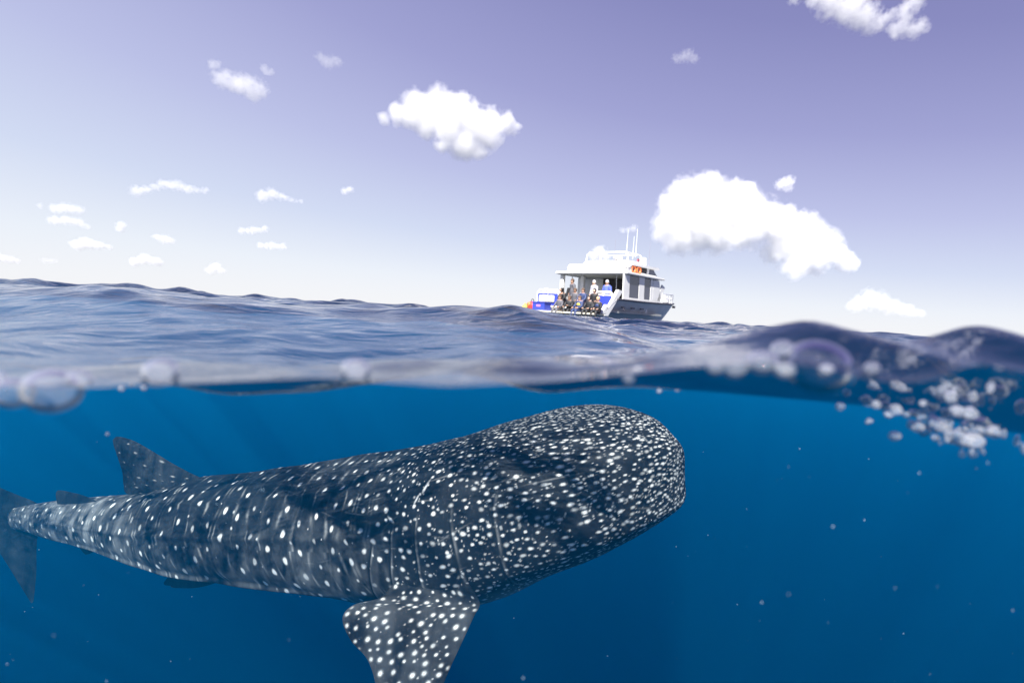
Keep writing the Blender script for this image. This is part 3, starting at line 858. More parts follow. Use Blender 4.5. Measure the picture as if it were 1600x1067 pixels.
CL = [
 (9000, 'dense', 'largest white cumulus cloud, arching right of the boat', [(1052,352,26),(1078,318,34),(1108,306,32),(1142,326,38),(1100,350,40),(1058,376,22),(1178,345,34),(1212,352,28),(1246,364,28),(1277,376,24),(1226,385,26),(1300,396,18),(1270,404,22),(1240,412,20),(1322,409,14),(1288,420,11),(1160,362,24),(1120,374,22)]),
 (5200, 'dense', 'bright white cloud high over the middle of the sea, pointed at both ends', [(658,172,26),(690,165,24),(717,173,24),(625,181,15),(600,184,9),(642,190,14),(742,192,25),(768,190,20),(792,195,16),(809,200,7),(702,200,22),(728,226,22),(748,238,14),(692,227,12),(762,214,20),(668,196,18)]),
 (4200, 'soft', 'cloud cut off by the top edge of the picture, with ragged right side', [(1303,4,20),(1328,12,22),(1350,26,18),(1368,38,13),(1280,-4,14),(1412,22,13),(1430,45,13),(1402,46,12),(1426,8,12),(1240,-3,9),(1385,30,9)]),
 (6000, 'soft', 'ragged little cloud in the upper left of the sky', [(347,126,12),(365,130,14),(385,134,15),(402,140,14),(396,150,10),(335,103,8),(411,108,6),(422,113,5),(352,115,7)]),
 (6000, 'thin', 'faint wisp between the upper left cloud and the pointed cloud', [(500,89,7),(512,98,9),(526,96,8)]),
 (6500, 'thin', 'faint wisp high up, left of the cloud at the top edge', [(1058,92,7),(1074,87,9),(1084,92,7)]),
 (9000, 'soft', 'small round puff just above the largest cloud on its right', [(1221,288,8),(1231,284,9),(1232,294,6)]),
 (9500, 'soft', 'long thin chain of cloud left of centre, stretched sideways', [(213,299,8),(230,296,6),(255,288,7),(275,290,8),(296,296,7),(320,298,5),(243,293,5)]),
 (9500, 'soft', 'comma shaped cloud with a thin tail to its right', [(411,307,9),(424,302,8),(440,307,6),(455,312,4),(470,315,3)]),
 (9500, 'soft', 'tiny oval puff right of the comma shaped cloud', [(538,299,5),(547,296,5)]),
 (10500, 'soft', 'upper of two short cloud banks at the far left', [(86,326,7),(104,325,8),(122,328,7),(62,322,4)]),
 (10500, 'soft', 'lower of two short cloud banks at the far left', [(84,345,7),(104,344,7),(122,347,7),(136,355,4)]),
 (11000, 'soft', 'tiny upright puff right of the two cloud banks', [(190,352,6),(188,357,6)]),
 (12000, 'dense', 'low flat based cloud under the two cloud banks', [(120,383,8),(135,380,9),(153,383,7),(170,386,4)]),
 (12000, 'soft', 'tiny broken cloud above the left cumulus on the horizon', [(244,370,5),(258,374,7),(268,377,5)]),
 (14000, 'dense', 'small cumulus low over the left sea', [(210,409,7),(227,404,8),(245,409,7)]),
 (14000, 'soft', 'small cloud touching the left edge of the picture', [(0,402,6),(14,405,6),(28,408,4)]),
 (14000, 'thin', 'faint low puff beside the cloud at the left edge', [(70,407,5),(84,408,5)]),
 (15000, 'soft', 'small peaked cloud lowest on the left, over the waves', [(328,423,6),(337,417,7),(347,424,5)]),
 (11000, 'soft', 'flat streak of cloud under the comma shaped cloud', [(378,361,5),(396,360,6),(414,358,5)]),
 (12000, 'soft', 'lower flat streak under the comma shaped cloud', [(408,384,5),(425,384,6),(442,385,5)]),
 (13000, 'soft', 'small puff rising behind the roof of the boat', [(930,399,9),(937,393,9),(945,402,7)]),
 (12000, 'thin', 'faint wisp above the antennas of the boat', [(973,360,5),(990,357,6)]),
 (15000, 'soft', 'pale cloud low on the right above the bubbles', [(1338,476,11),(1364,468,15),(1393,478,12),(1418,486,10),(1438,490,6)]),
]
for i, (D_, kind_, lab_, pf_) in enumerate(CL): make_cloud(pf_, D_, kind_, lab_, i+5)

# ------------------------------------------------------------------ boat
W = pbr('white paint', (.78, .78, .77), .35, grain=.06, scale=2)
HULL = pbr('hull paint', (.82, .81, .82), .30, grain=.10, scale=1.2)
GREY = pbr('grey underside', (.34, .35, .34), .6)
RUB = pbr('dark rubber', (.05, .05, .07), .6)
GLASS = pbr('tinted glass', (.05, .055, .09), .08, spec=.8)
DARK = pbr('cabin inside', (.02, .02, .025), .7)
BLUE = pbr('blue panel', (.035, .06, .42), .5)
ORANGE = pbr('orange foam', (.80, .20, .06), .5)
STEEL = pbr('bright tube', (.75, .76, .78), .25, metal=.3)
TEAK = pbr('cream deck edge', (.72, .68, .55), .6)
ANTENNA = pbr('pale antenna', (.80, .84, .84), .4)
DKGREY = pbr('dark antenna', (.25, .25, .32), .4)
BX, BY, BROT = 2.87, 31.6, R(50)
boat = empty('dive_boat', (BX, BY, 0), BROT)
tag(boat, 'white dive boat with roofed stern, seen from behind', 'boat')
def bloc(x, y, z=0): return Vector((BX+math.cos(BROT)*x-math.sin(BROT)*y, BY+math.sin(BROT)*x+math.cos(BROT)*y, z))
# hull: sections from stern to bow
secs_ = [(0.0, 2.50, .45, -.45), (1.2, 2.52, 1.14, -.5), (4, 2.52, 1.14, -.55), (7, 2.42, 1.18, -.55), (9, 2.10, 1.24, -.5), (10.5, 1.50, 1.32, -.4), (11.6, .78, 1.38, -.15), (12.3, .16, 1.42, .55), (12.45, .03, 1.43, 1.0)]
hb = MB(); V_ = []; npr = 11
for x, w, zt, zb in secs_:
    prof = []
    for k_ in range(npr):
        f = k_/(npr-1); a_ = abs(f-.5)*2            # 1 at the sheer, 0 at the keel
        sg_ = -1 if f < .5 else 1
        zz = zb + (zt-zb)*(a_**1.5)
        fl = a_**.62 if x < 6 else a_**(.62+.09*(x-6))
        prof.append((x + (.0 if x < 11 else -.9*(1-a_)*(x-11)/2), sg_*w*fl, zz))
    V_ += prof
F_ = [(i*npr+j, i*npr+j+1, (i+1)*npr+j+1, (i+1)*npr+j) for i in range(len(secs_)-1) for j in range(npr-1)]
F_ += [tuple(range(npr))]
n_s = len(secs_)
hb.add(V_, F_)
# deck from x=1.2 forward, cockpit sole aft
hb.build('hull', HULL, boat, True)
dk = MB()
for i in range(3, n_s-1):
    x0, w0, z0, _ = secs_[i]; x1, w1, z1, _ = secs_[i+1]
    dk.add([(x0, -w0+.02, z0-.02), (x1, -w1+.01, z1-.02), (x1, w1-.01, z1-.02), (x0, w0-.02, z0-.02)], [(0, 1, 2, 3)])
dk.build('foredeck', W, boat)
MB().box(.0, 7, -2.35, 2.35, .40, .52).build('cockpit_floor', GREY, boat)
MB().box(-.95, .05, -2.45, 2.45, .20, .30, .03).build('dive_platform', TEAK, boat)
rb = MB()
for sg_ in (-1, 1):
    rb.tube([(x, sg_*(w+.02), zt+.0) for x, w, zt, zb in secs_[1:]], .055, 6)
rb.build('rubbing_strake', RUB, boat, True)
for x in (1.9, 3.0, 4.1):
    MB().box(x, x+.34, -2.46, -2.36, .70, .76).build('scupper', RUB, boat)
MB().torus((2.0, -2.5, .62), .07, .02).build('fairlead', RUB, boat)
MB().box(10.9, 11.15, -1.36, -1.24, 1.05, 1.2).build('hawse_hole', RUB, boat)
# white sloped quarters
for sg_ in (-1, 1):
    y0, y1 = (sg_*2.5, sg_*2.32)
    MB().prism([(-.05, .2), (.35, .2), (1.75, 1.62), (1.30, 1.66), (.9, 1.2)], min(y0, y1), max(y0, y1)).build('quarter_frame', W, boat)
# canopy over the cockpit
MB().box(2.15, 7.0, -2.45, 2.45, 2.60, 2.74, .04).build('roof', W, boat)
MB().box(2.25, 5.0, -2.3, 2.3, 2.565, 2.597).build('roof_lining', GREY, boat)
for x, y in ((2.45, 2.15), (3.1, 1.1), (4.4, 2.15)):
    MB().box(x, x+.22, y-.12, y+.12, .5, 2.56, .02).build('roof_post', W, boat)
for y in (1.9, -1.2):
    MB().tube([(2.7, y, .5), (3.3, y, 1.6), (3.2, y, 2.56)], .03).build('roof_brace', STEEL, boat, True)
# lower cabin side walls
for sg_, nm in ((-1, ''), (1, '')):
    y = sg_*2.30; ya, yb = sorted((y, y-sg_*.08))
    MB().box(2.2, 7.0, ya, yb, 1.12, 1.32).build('side_wall', W, boat)
    for x0, x1 in (((2.2, 2.85), (4.0, 4.65), (5.45, 5.75)) if sg_ < 0 else ((5.3, 5.75),)):
        MB().prism([(x0, 1.32), (x1, 1.32), (x1-.08, 2.6), (x0-.08, 2.6)], ya, yb).build('cabin_pillar', W, boat)
    MB().prism([(6.3, 1.20), (6.75, 1.20), (7.35, 2.2), (6.95, 2.35)], ya, yb).build('wing_strut', W, boat)
    yo = y+sg_*.004; yc, yd = sorted((y-sg_*.05, y-sg_*.02))
    for x0, x1 in (((2.87, 3.98), (4.67, 5.43)) if sg_ < 0 else ()):
        wn_o = MB().prism([(x0, 1.33), (x1, 1.33), (x1-.07, 2.55), (x0-.07, 2.55)], yc, yd).build('side_window', GLASS, boat)
    MB().prism([(5.77, 1.33), (6.9, 1.33), (6.5, 2.55), (5.72, 2.55)], ya, yb).build('side_panel', W, boat)
# aft cabin bulkhead with open door
MB().box(5.2, 5.3, -2.2, -1.75, .5, 2.56).build('bulkhead', W, boat)
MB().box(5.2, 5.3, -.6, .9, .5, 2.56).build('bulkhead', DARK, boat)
MB().box(5.2, 5.3, .9, 2.2, .5, 2.56).build('bulkhead', W, boat)
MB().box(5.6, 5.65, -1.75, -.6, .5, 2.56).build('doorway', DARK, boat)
# cabin front, sloped
MB().prism([(6.9, 1.2), (7.5, 1.2), (6.9, 2.60), (6.5, 2.60)], -2.0, 2.0).build('cabin_front', W, boat)
for y0, y1 in ((-1.9, -.7), (-.55, .55), (.7, 1.9)):
    MB().add([(7.44, y0, 1.45), (7.44, y1, 1.45), (7.02, y1, 2.4), (7.02, y0, 2.4)], [(0, 1, 2, 3)]).build('windscreen', GLASS, boat)
# upper helm station
MB().prism([(3.3, 2.74), (6.9, 2.74), (6.6, 2.86), (3.5, 2.9)], -2.0, 2.0).build('helm_base', W, boat)
for sg_ in (-1, 1):
    ya, yb = sorted((sg_*1.95, sg_*1.88))
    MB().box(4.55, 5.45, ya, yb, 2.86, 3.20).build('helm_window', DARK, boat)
    MB().box(5.47, 5.75, ya, yb, 2.86, 3.24).build('helm_pillar', W, boat)
    MB().prism([(5.77, 2.86), (6.85, 2.86), (6.3, 3.22), (5.77, 3.22)], ya, yb).build('helm_window', GLASS, boat)
    MB().box(3.4, 4.53, ya, yb, 2.86, 3.22).build('helm_side', W, boat)
MB().add([(6.86, -1.85, 2.87), (6.86, 1.85, 2.87), (6.35, 1.85, 3.2), (6.35, -1.85, 3.2)], [(0, 1, 2, 3)]).build('helm_windscreen', GLASS, boat)
MB().prism([(2.7, 2.745), (3.39, 2.745), (3.39, 3.19), (3.2, 3.19)], -2.05, 2.05).build('helm_fairing', W, boat)
MB().prism([(2.9, 3.02), (3.5, 3.30), (6.7, 3.36), (6.9, 3.26), (6.6, 3.2), (3.3, 3.2)], -2.1, 2.1).build('helm_roof', W, boat)
MB().prism([(3.7, 3.34), (4.0, 3.56), (5.7, 3.60), (6.1, 3.37)], -1.5, 1.5).build('roof_hatch', W, boat)
arch = MB()
for x in (3.9, 5.5):
    arch.tube([(x, -1.45, 3.35), (x+.1, -1.40, 3.98), (x+.1, -1.25, 4.06), (x+.1, 1.25, 4.06), (x+.1, 1.40, 3.98), (x, 1.45, 3.35)], .045)
arch.tube([(4.0, -1.3, 4.05), (5.6, -1.3, 4.05)], .04); arch.tube([(4.0, 1.3, 4.05), (5.6, 1.3, 4.05)], .04)
arch.build('rail_arch', W, boat, True)
MB().ball((4.6, -.4, 3.76), .30, sc=(1, 1, .55)).build('radar_dome', W, boat, True)
for (x, y, z0, z1, m_) in ((3.9, -1.35, 3.9, 5.35, ANTENNA), (5.3, -1.2, 3.9, 5.6, ANTENNA), (5.5, -.9, 3.8, 5.2, ANTENNA), (6.1, -1.7, 3.3, 4.95, DKGREY), (3.3, -.9, 3.3, 4.7, DKGREY)):
    MB().tube([(x, y, z0), (x+.02, y, z1)], [.022, .009], 6).build('antenna', m_, boat, True)
MB().box(6.0, 6.25, -1.5, -1.1, 3.38, 3.95, .04).build('loudhailer', W, boat)
MB().box(5.75, 5.95, -1.25, -1.05, 3.62, 3.85, .03).build('navigation_light', pbr('dark red lamp', (.35, .10, .14), .4), boat)
# rails of the foredeck
br = MB()
pts = [(x, -w+.08, zt+.62) for x, w, zt, zb in secs_[3:8]] + [(12.4, 0, 2.0)] + [(x, w-.08, zt+.62) for x, w, zt, zb in secs_[3:8]][::-1]
br.tube(pts, .03); br.tube([(x, y, z-.3) for x, y, z in pts], .02)
br.build('bow_rail', STEEL, boat, True)
for x, w, zt, zb in secs_[3:8]:
    for sg_ in (-1, 1):
        MB().tube([(x, sg_*(w-.08), zt-.02), (x, sg_*(w-.08), zt+.62)], .03, 6).build('rail_post', STEEL, boat, True)
MB().box(11.3, 12.0, -.5, .3, 1.42, 1.9, .05).build('anchor_box', W, boat)
# blue stern stations: panel, white rail
for y0, y1, x, lb in ((-2.30, -1.12, 1.0, None), (.80, 2.35, .35, None)):
    st_ = MB().box(x, x+.10, y0, y1, .62, 1.28, .02).build('stern_panel', BLUE, boat)
    rr = MB(); zt = 1.50
    rr.tube([(x+.05, y0+.03, .62), (x+.05, y0+.03, zt-.1), (x+.05, y0+.14, zt), (x+.05, y1-.14, zt), (x+.05, y1-.03, zt-.1), (x+.05, y1-.03, .62)], .06)
    rr.tube([(x+.05, (y0+y1)/2, 1.28), (x+.05, (y0+y1)/2, zt)], .05)
    rr.tube([(x+.05, y0+.05, 1.33), (x+.05, y1-.05, 1.33)], .045)
    rr.build('stern_rail', W, boat, True)
MB().box(.25, .34, 1.05, 2.15, .80, 1.20, .04).build('seat_cushion', W, boat)
MB().prism([(-.3, .3), (.1, .3), (.3, .8), (.2, .8)], -2.50, -2.30).build('boarding_step', W, boat)
# fittings belong to the piece they sit on
by_name = {c.name: c for c in boat.children}
for c in list(boat.children):
    base = c.name.split('.')[0]
    host = {'scupper': 'hull', 'fairlead': 'hull', 'hawse_hole': 'hull', 'rubbing_strake': 'hull', 'roof_lining': 'roof', 'windscreen': 'cabin_front', 'rail_post': 'bow_rail', 'roof_hatch': 'helm_roof'}.get(base)
    if host: c.parent = by_name[host]
# life raft canister and rings are things that could be lifted off
LR = [((3.62, -2.02, 3.0), 'orange life ring nearest the stern on the boat cabin side'), ((4.25, -2.02, 2.99), 'orange life ring nearest the dark helm window of the boat')]
for (p, lab_) in LR:
    o_ = MB().torus((0, 0, 0), .22, .075).build('life_ring', ORANGE, None, True)
    o_.location = bloc(p[0], p[1], p[2]); o_.rotation_euler = (0, 0, BROT); tag(o_, lab_, 'life ring', 'life rings on the boat')
cn = empty('life_raft', bloc(3.1, 1.4, 2.745), BROT); tag(cn, 'white life raft canister lying on the boat roof', 'life raft')
MB().tube([(0, -.62, .26), (0, .62, .26)], .26, 18).build('canister', W, cn, True)
MB().tube([(0, -.04, .26), (0, .04, .26)], .28, 18).build('band', GREY, cn, True)
MB().box(-.28, .28, -.5, -.42, 0, .16).build('cradle', STEEL, cn); MB().box(-.28, .28, .42, .5, 0, .16).build('cradle', STEEL, cn)
fl = empty('flag', bloc(4.0, .6, 2.745), BROT); tag(fl, 'small furled white flag on a short staff on the boat roof', 'flag')
MB().tube([(0, 0, 0), (0, 0, 1.2)], .02, 6).build('staff', DKGREY, fl, True)
fc = MB()
fc.add([(.02*math.sin(k_*1.7)+.01, -.02-.06*abs(math.sin(k_*.9))-.12*(j % 2), .55+.12*k_) for k_ in range(6) for j in range(2)], [(2*i, 2*i+1, 2*i+3, 2*i+2) for i in range(5)])
fco = fc.build('cloth', W, fl); md = fco.modifiers.new('s', 'SOLIDIFY'); md.thickness = .03
# things stowed at the stern
YEL = pbr('yellow float', (.80, .62, .10), .5); RED = pbr('red bag', (.62, .05, .04), .55); CREAM = pbr('cream crate', (.75, .74, .66), .6)
bu = MB().ball((0, 0, 0), .17, sc=(1, 1, 1.15)); bu.tube([(0, 0, .16), (0, 0, .26)], .04)
o_ = bu.build('float', YEL, None, True); o_.location = bloc(-.2, 2.75, .42); tag(o_, 'yellow round float hanging at the left end of the boat stern', 'float')
bg_ = empty('gear_bag', bloc(-.35, 2.1, .30), BROT); tag(bg_, 'red gear bag with an orange flap on the boat platform', 'bag')
q = MB().ball((0, 0, .24), .30, sc=(.9, 1.1, .85)).build('bag_body', RED, bg_, True)
MB().ball((-.16, .10, .30), .18, sc=(.7, 1, .8)).build('flap', ORANGE, bg_, True)
MB().torus((0, 0, .5), .12, .02).build('handle', RUB, bg_, True)
ct_ = empty('fish_crate', bloc(-.45, 1.35, .30), BROT); tag(ct_, 'blue plastic crate on the boat platform beside the red bag', 'crate')
k_ = MB(); k_.box(-.3, .3, -.42, .42, 0, .05); k_.box(-.3, -.26, -.42, .42, .05, .42); k_.box(.26, .3, -.42, .42, .05, .42); k_.box(-.26, .26, -.42, -.38, .05, .42); k_.box(-.26, .26, .38, .42, .05, .42)
k_.build('crate_body', BLUE, ct_); MB().box(-.33, .33, -.45, .45, .42, .47).build('rim', BLUE, ct_)
MB().box(-.315, -.302, -.15, .15, .2, .32).build('label_plate', pbr('pink plate', (.5, .2, .5), .5), ct_)

# ------------------------------------------------------------------ people on the boat
SK = {'light': pbr('skin light', (.62, .38, .28), .5), 'tan': pbr('skin tan', (.42, .24, .16), .5), 'dark': pbr('skin brown', (.20, .11, .07), .5)}
def skin_mesh(name, pts, edges, radii, mat, parent, sub=1):
    me_ = bpy.data.meshes.new(name); me_.from_pydata(pts, edges, [])
    ob = bpy.data.objects.new(name, me_); COL.objects.link(ob)
    md = ob.modifiers.new('k', 'SKIN'); md.use_smooth_shade = True
    for i_, r_ in enumerate(radii):
        me_.skin_vertices[0].data[i_].radius = (r_, r_) if not isinstance(r_, tuple) else r_
    me_.skin_vertices[0].data[0].use_root = True
    sd_ = ob.modifiers.new('u', 'SUBSURF'); sd_.levels = sub; sd_.render_levels = sub
    dg = bpy.context.evaluated_depsgraph_get(); dg.update()
    nm = bpy.data.meshes.new_from_object(ob.evaluated_get(dg)); bpy.data.objects.remove(ob)
    nm.name = name; nm.materials.clear(); nm.materials.append(mat)
    o_ = bpy.data.objects.new(name, nm); COL.objects.link(o_); o_.parent = parent
    return o_
def person(label, loc, rz, pose, suit, skin_, hair, hood=False, extra=None, suit_name='wetsuit', vest=None, lean=0.0, turn=0.0, arms='knees', short=False):
    p = empty('person', loc, rz); tag(p, label, 'person', 'people on the boat stern')
    if pose == 'sit': hip = .10; knee = [(.44, s_*.12, .12) for s_ in (-1, 1)]; foot = [(.50, s_*.13, -.28) for s_ in (-1, 1)]; toe = [(.62, s_*.14, -.33) for s_ in (-1, 1)]
    elif pose == 'crouch': hip = .34; knee = [(.30, s_*.16, .42) for s_ in (-1, 1)]; foot = [(.05, s_*.15, .07) for s_ in (-1, 1)]; toe = [(.20, s_*.16, .04) for s_ in (-1, 1)]
    else: hip = .92; knee = [(.03, s_*.12, .50) for s_ in (-1, 1)]; foot = [(0, s_*.13, .08) for s_ in (-1, 1)]; toe = [(.16, s_*.15, .04) for s_ in (-1, 1)]
    L_ = lean
    def T(z, x=0, y=0): return (x+math.sin(L_)*z, y, hip+math.cos(L_)*z)
    P = [(0, 0, hip), T(.20), T(.36), T(.47), T(.545, .01), T(.60, .02), T(.66, .03), T(.735, .02)]
    rad_ = [(.125, .15), (.12, .14), (.13, .165), (.085, .12), .055, .085, .098, .07]
    E = [(0, 1), (1, 2), (2, 3), (3, 4), (4, 5), (5, 6), (6, 7)]
    idx_ = {}
    for k_, s_ in enumerate((-1, 1)):
        sh = T(.44, 0, s_*.175)
        if arms == 'knees': elb = T(.20, .12, s_*.25); ha = (knee[k_][0]-.05 if pose != 'stand' else .22, s_*.15, hip+.12 if pose == 'sit' else hip+.08)
        elif arms == 'cross': elb = T(.20, .14, s_*.22); ha = T(.24, .24, -s_*.02)
        elif arms == 'up' and s_ == 1: elb = T(.62, .05, .30); ha = T(.86, .08, .24)
        else: elb = T(.16, -.02, s_*.26); ha = T(-.08, .06, s_*.27)
        b_ = len(P)
        P += [sh, elb, ha, (ha[0]+(.09 if arms != 'side' else .01), ha[1], ha[2]-(.0 if arms != 'side' else .09))]
        rad_ += [.062, .045, .034, (.022, .040)]
        E += [(3, b_), (b_, b_+1), (b_+1, b_+2), (b_+2, b_+3)]
        h_ = len(P)
        P += [(.02, s_*.10, hip-.02), knee[k_], foot[k_], toe[k_]]
        rad_ += [.095, .065, .045, (.035, .045)]
        E += [(0, h_), (h_, h_+1), (h_+1, h_+2), (h_+2, h_+3)]
    body = skin_mesh('body', P, E, rad_, SK[skin_], p)
    # clothing follows the same skeleton, a little thicker, ending at neck, wrists and ankles
    keep = [0, 1, 2, 3, 8, 9, 12, 13, 16, 17, 20, 21]; PP = [P[i_] for i_ in keep]; mp_ = {o_: n_ for n_, o_ in enumerate(keep)}
    EE = [(mp_[a_], mp_[b_]) for a_, b_ in E if a_ in mp_ and b_ in mp_]
    RR = [tuple(x+.024 for x in rad_[i_]) if isinstance(rad_[i_], tuple) else rad_[i_]+.024 for i_ in keep]
    PP.append(tuple(Vector(P[3]).lerp(Vector(P[4]), .7))); RR.append(.070); EE.append((3, len(PP)-1))
    for a_, b_ in ((9, 10), (17, 18), (13, 14), (21, 22)):
        pa, pb = Vector(P[a_]), Vector(P[b_])
        f = .85 if not short else .25
        PP.append(tuple(pa.lerp(pb, f))); RR.append(rad_[b_]+.012+ (.012 if short else 0)); EE.append((mp_[a_], len(PP)-1))
    skin_mesh(suit_name, PP, EE, RR, suit, p)
    if vest:
        skin_mesh('vest', [P[1], P[2], (P[3][0], P[3][1], P[3][2])], [(0, 1), (1, 2)], [(.155, .19), (.17, .20), (.12, .16)], vest, p)
    hc = Vector(P[6]); hr = MB()
    V2, F2_ = uv_ball((0, 0, 0), .118, 14, 10, (1.0, .92, 1.08))
    V3 = [(v[0]*(1.0 if v[0] < 0 or hood else .80)-.012, v[1], v[2] if v[2] > -.02 or v[0] < .02 else max(v[2], .035 if not hood else -.12)) for v in V2]
    hr.add(V3, F2_)
    ho = hr.build('hood' if hood else 'hair', hair, p, True); ho.location = hc+Vector((0, 0, .02))
    face = MB().ball((.098, 0, -.01), .017, 8, 6, (1, .8, 1.5)).build('nose', SK[skin_], p, True); face.location = hc
    for s_ in (-1, 1):
        e_ = MB().ball((.088, s_*.035, .018), .013, 8, 6).build('eye', RUB, p, True); e_.location = hc
    if hood:   # the face shows in the hood's opening
        f_ = MB().ball((.045, 0, 0), .085, 12, 8, (1, .85, 1.05)).build('face', SK[skin_], p, True); f_.location = hc
    return p
BLK = pbr('black neoprene', (.015, .016, .020), .6); NAVY = pbr('navy neoprene', (.03, .05, .14), .6); BLUESH = pbr('blue shirt', (.12, .17, .62), .7)
WSH = pbr('white shirt', (.50, .51, .60), .7); GREYW = pbr('grey neoprene', (.10, .10, .12), .6)
HB = pbr('brown hair', (.10, .06, .04), .7); HY = pbr('fair hair', (.55, .40, .22), .7); HK = pbr('black hood', (.012, .012, .014), .6); CAP = pbr('grey cap', (.55, .58, .62), .7)
AFT = BROT + math.pi
Pl = .30
person('person in a dark wetsuit sitting leftmost on the platform edge', bloc(-.45, .12, Pl), AFT, 'sit', GREYW, 'light', HB)
person('person in a black wetsuit with brown hair, sitting second from left', bloc(-.40, -.48, Pl), AFT+.2, 'sit', BLK, 'tan', HB, arms='cross')
person('person in a yellow vest with brown hair, sitting on the boat platform', bloc(-.45, -1.18, Pl), AFT-.1, 'sit', NAVY, 'light', HB, vest=YEL)
person('person in a black hood and wetsuit right of the yellow vest', bloc(-.45, -1.80, Pl), AFT, 'sit', BLK, 'light', HK, hood=True)
person('fair haired person in a blue and black wetsuit, sitting furthest right', bloc(-.45, -2.32, Pl-.02), AFT+.1, 'sit', BLK, 'light', HY, vest=NAVY)
person('person in a black wetsuit standing bent behind the blue crate', bloc(.35, .45, .52), AFT-.2, 'crouch', BLK, 'tan', HK, hood=True, lean=.25)
person('person in a grey wetsuit crouching behind the two leftmost sitters', bloc(.45, -.25, .52), AFT+.1, 'crouch', GREYW, 'tan', HB)
person('person in a black wetsuit and hood crouching in front of the stern panel', bloc(.55, -1.45, .52), AFT+.2, 'crouch', BLK, 'light', HK, hood=True)
person('person in a grey wetsuit standing beside the port stern rail', bloc(1.3, .55, .52), AFT-.5, 'stand', GREYW, 'tan', HB, arms='side')
person('person in a navy wetsuit crouching behind the yellow vest', bloc(.40, -.80, .52), AFT, 'crouch', NAVY, 'light', HB)
person('crew member in a blue shirt and grey cap standing under the roof', bloc(2.0, -1.33, .52), AFT, 'stand', BLUESH, 'tan', CAP, suit_name='shirt_and_trousers', arms='side', short=True)
person('brown haired person standing left of the blue shirted crew member', bloc(2.9, -.75, .52), AFT+.3, 'stand', GREYW, 'dark', HB, suit_name='shirt_and_trousers', arms='side')
person('person in a white shirt standing in the middle of the cockpit', bloc(2.2, -.35, .52), AFT-.3, 'stand', WSH, 'light', CAP, suit_name='shirt_and_trousers', arms='side')
person('person in a blue shirt standing in the cabin doorway', bloc(4.6, -1.9, .45), AFT, 'stand', BLUESH, 'dark', HK, suit_name='shirt_and_trousers', arms='side')
# a pair of swim fins held up behind the sitters
sf = empty('swim_fins', bloc(.2, .25, 1.15), AFT); tag(sf, 'pair of black swim fins sticking up among the people', 'swim fins')
for s_ in (-1, 1):
    MB().add([(0, s_*.1-.06, 0), (0, s_*.1+.06, 0), (-.02, s_*.22+.11, .48), (-.02, s_*.22-.09, .50), (.05, s_*.1-.06, 0), (.05, s_*.1+.06, 0), (.0, s_*.22+.11, .48), (.0, s_*.22-.09, .50)],
             [(0, 1, 2, 3), (7, 6, 5, 4), (0, 4, 5, 1), (1, 5, 6, 2), (2, 6, 7, 3), (3, 7, 4, 0)]).build('fin_blade', HK, sf)

# ------------------------------------------------------------------ bubbles at the surface
def bubble_material(name, white):
    m, n, l = newmat(name)
    o = n.new('ShaderNodeOutputMaterial'); tr = n.new('ShaderNodeBsdfTransparent'); gl = n.new('ShaderNodeBsdfGlossy'); gl.inputs['Roughness'].default_value = .02
    fr = n.new('ShaderNodeFresnel'); fr.inputs['IOR'].default_value = .752
    mix = n.new('ShaderNodeMixShader'); l.new(fr.outputs[0], mix.inputs[0]); l.new(tr.outputs[0], mix.inputs[1]); l.new(gl.outputs[0], mix.inputs[2])
    last = mix.outputs[0]
    if white:
        df = n.new('ShaderNodeBsdfDiffuse'); df.inputs[0].default_value = (.78, .82, .92, 1)
        tl = n.new('ShaderNodeBsdfTranslucent'); tl.inputs[0].default_value = (.65, .70, .85, 1)
        a_ = n.new('ShaderNodeMixShader'); a_.inputs[0].default_value = .4; l.new(df.outputs[0], a_.inputs[1]); l.new(tl.outputs[0], a_.inputs[2])
        b_ = n.new('ShaderNodeMixShader'); b_.inputs[0].default_value = white; l.new(last, b_.inputs[1]); l.new(a_.outputs[0], b_.inputs[2]); last = b_.outputs[0]
    l.new(last, o.inputs[0]); return m
MBUB = bubble_material('air bubble', 0); MFOAM = bubble_material('frothy bubble', .26); MMILK = bubble_material('milky bubble', .13)
def ball_mesh(mat, n=28, m=18):
    V, F_ = uv_ball((0, 0, 0), 1, n, m); me_ = bpy.data.meshes.new('bubble'); me_.from_pydata(V, [], F_); me_.materials.append(mat)
    bm = bmesh.new(); bm.from_mesh(me_); bmesh.ops.recalc_face_normals(bm, faces=bm.faces[:]); bm.to_mesh(me_); bm.free()
    me_.polygons.foreach_set('use_smooth', [True]*len(me_.polygons)); return me_
BM_ = {'clear': ball_mesh(MBUB), 'milk': ball_mesh(MMILK), 'foam': ball_mesh(MFOAM, 16, 10)}
def bubble(px, py, r, Y, kind, label, group, sc=(1, 1, 1), rot=0):
    o_ = bpy.data.objects.new('bubble', BM_[kind]); COL.objects.link(o_)
    o_.location = at(px, py, Y); rr = r*Y/FPX
    o_.scale = (rr*sc[0], rr*sc[1], rr*sc[2]); o_.rotation_euler = (0, rot, 0)
    tag(o_, label, 'bubble', group); return o_
GB = 'air bubbles at the waterline'; fr_ = random.Random(9)
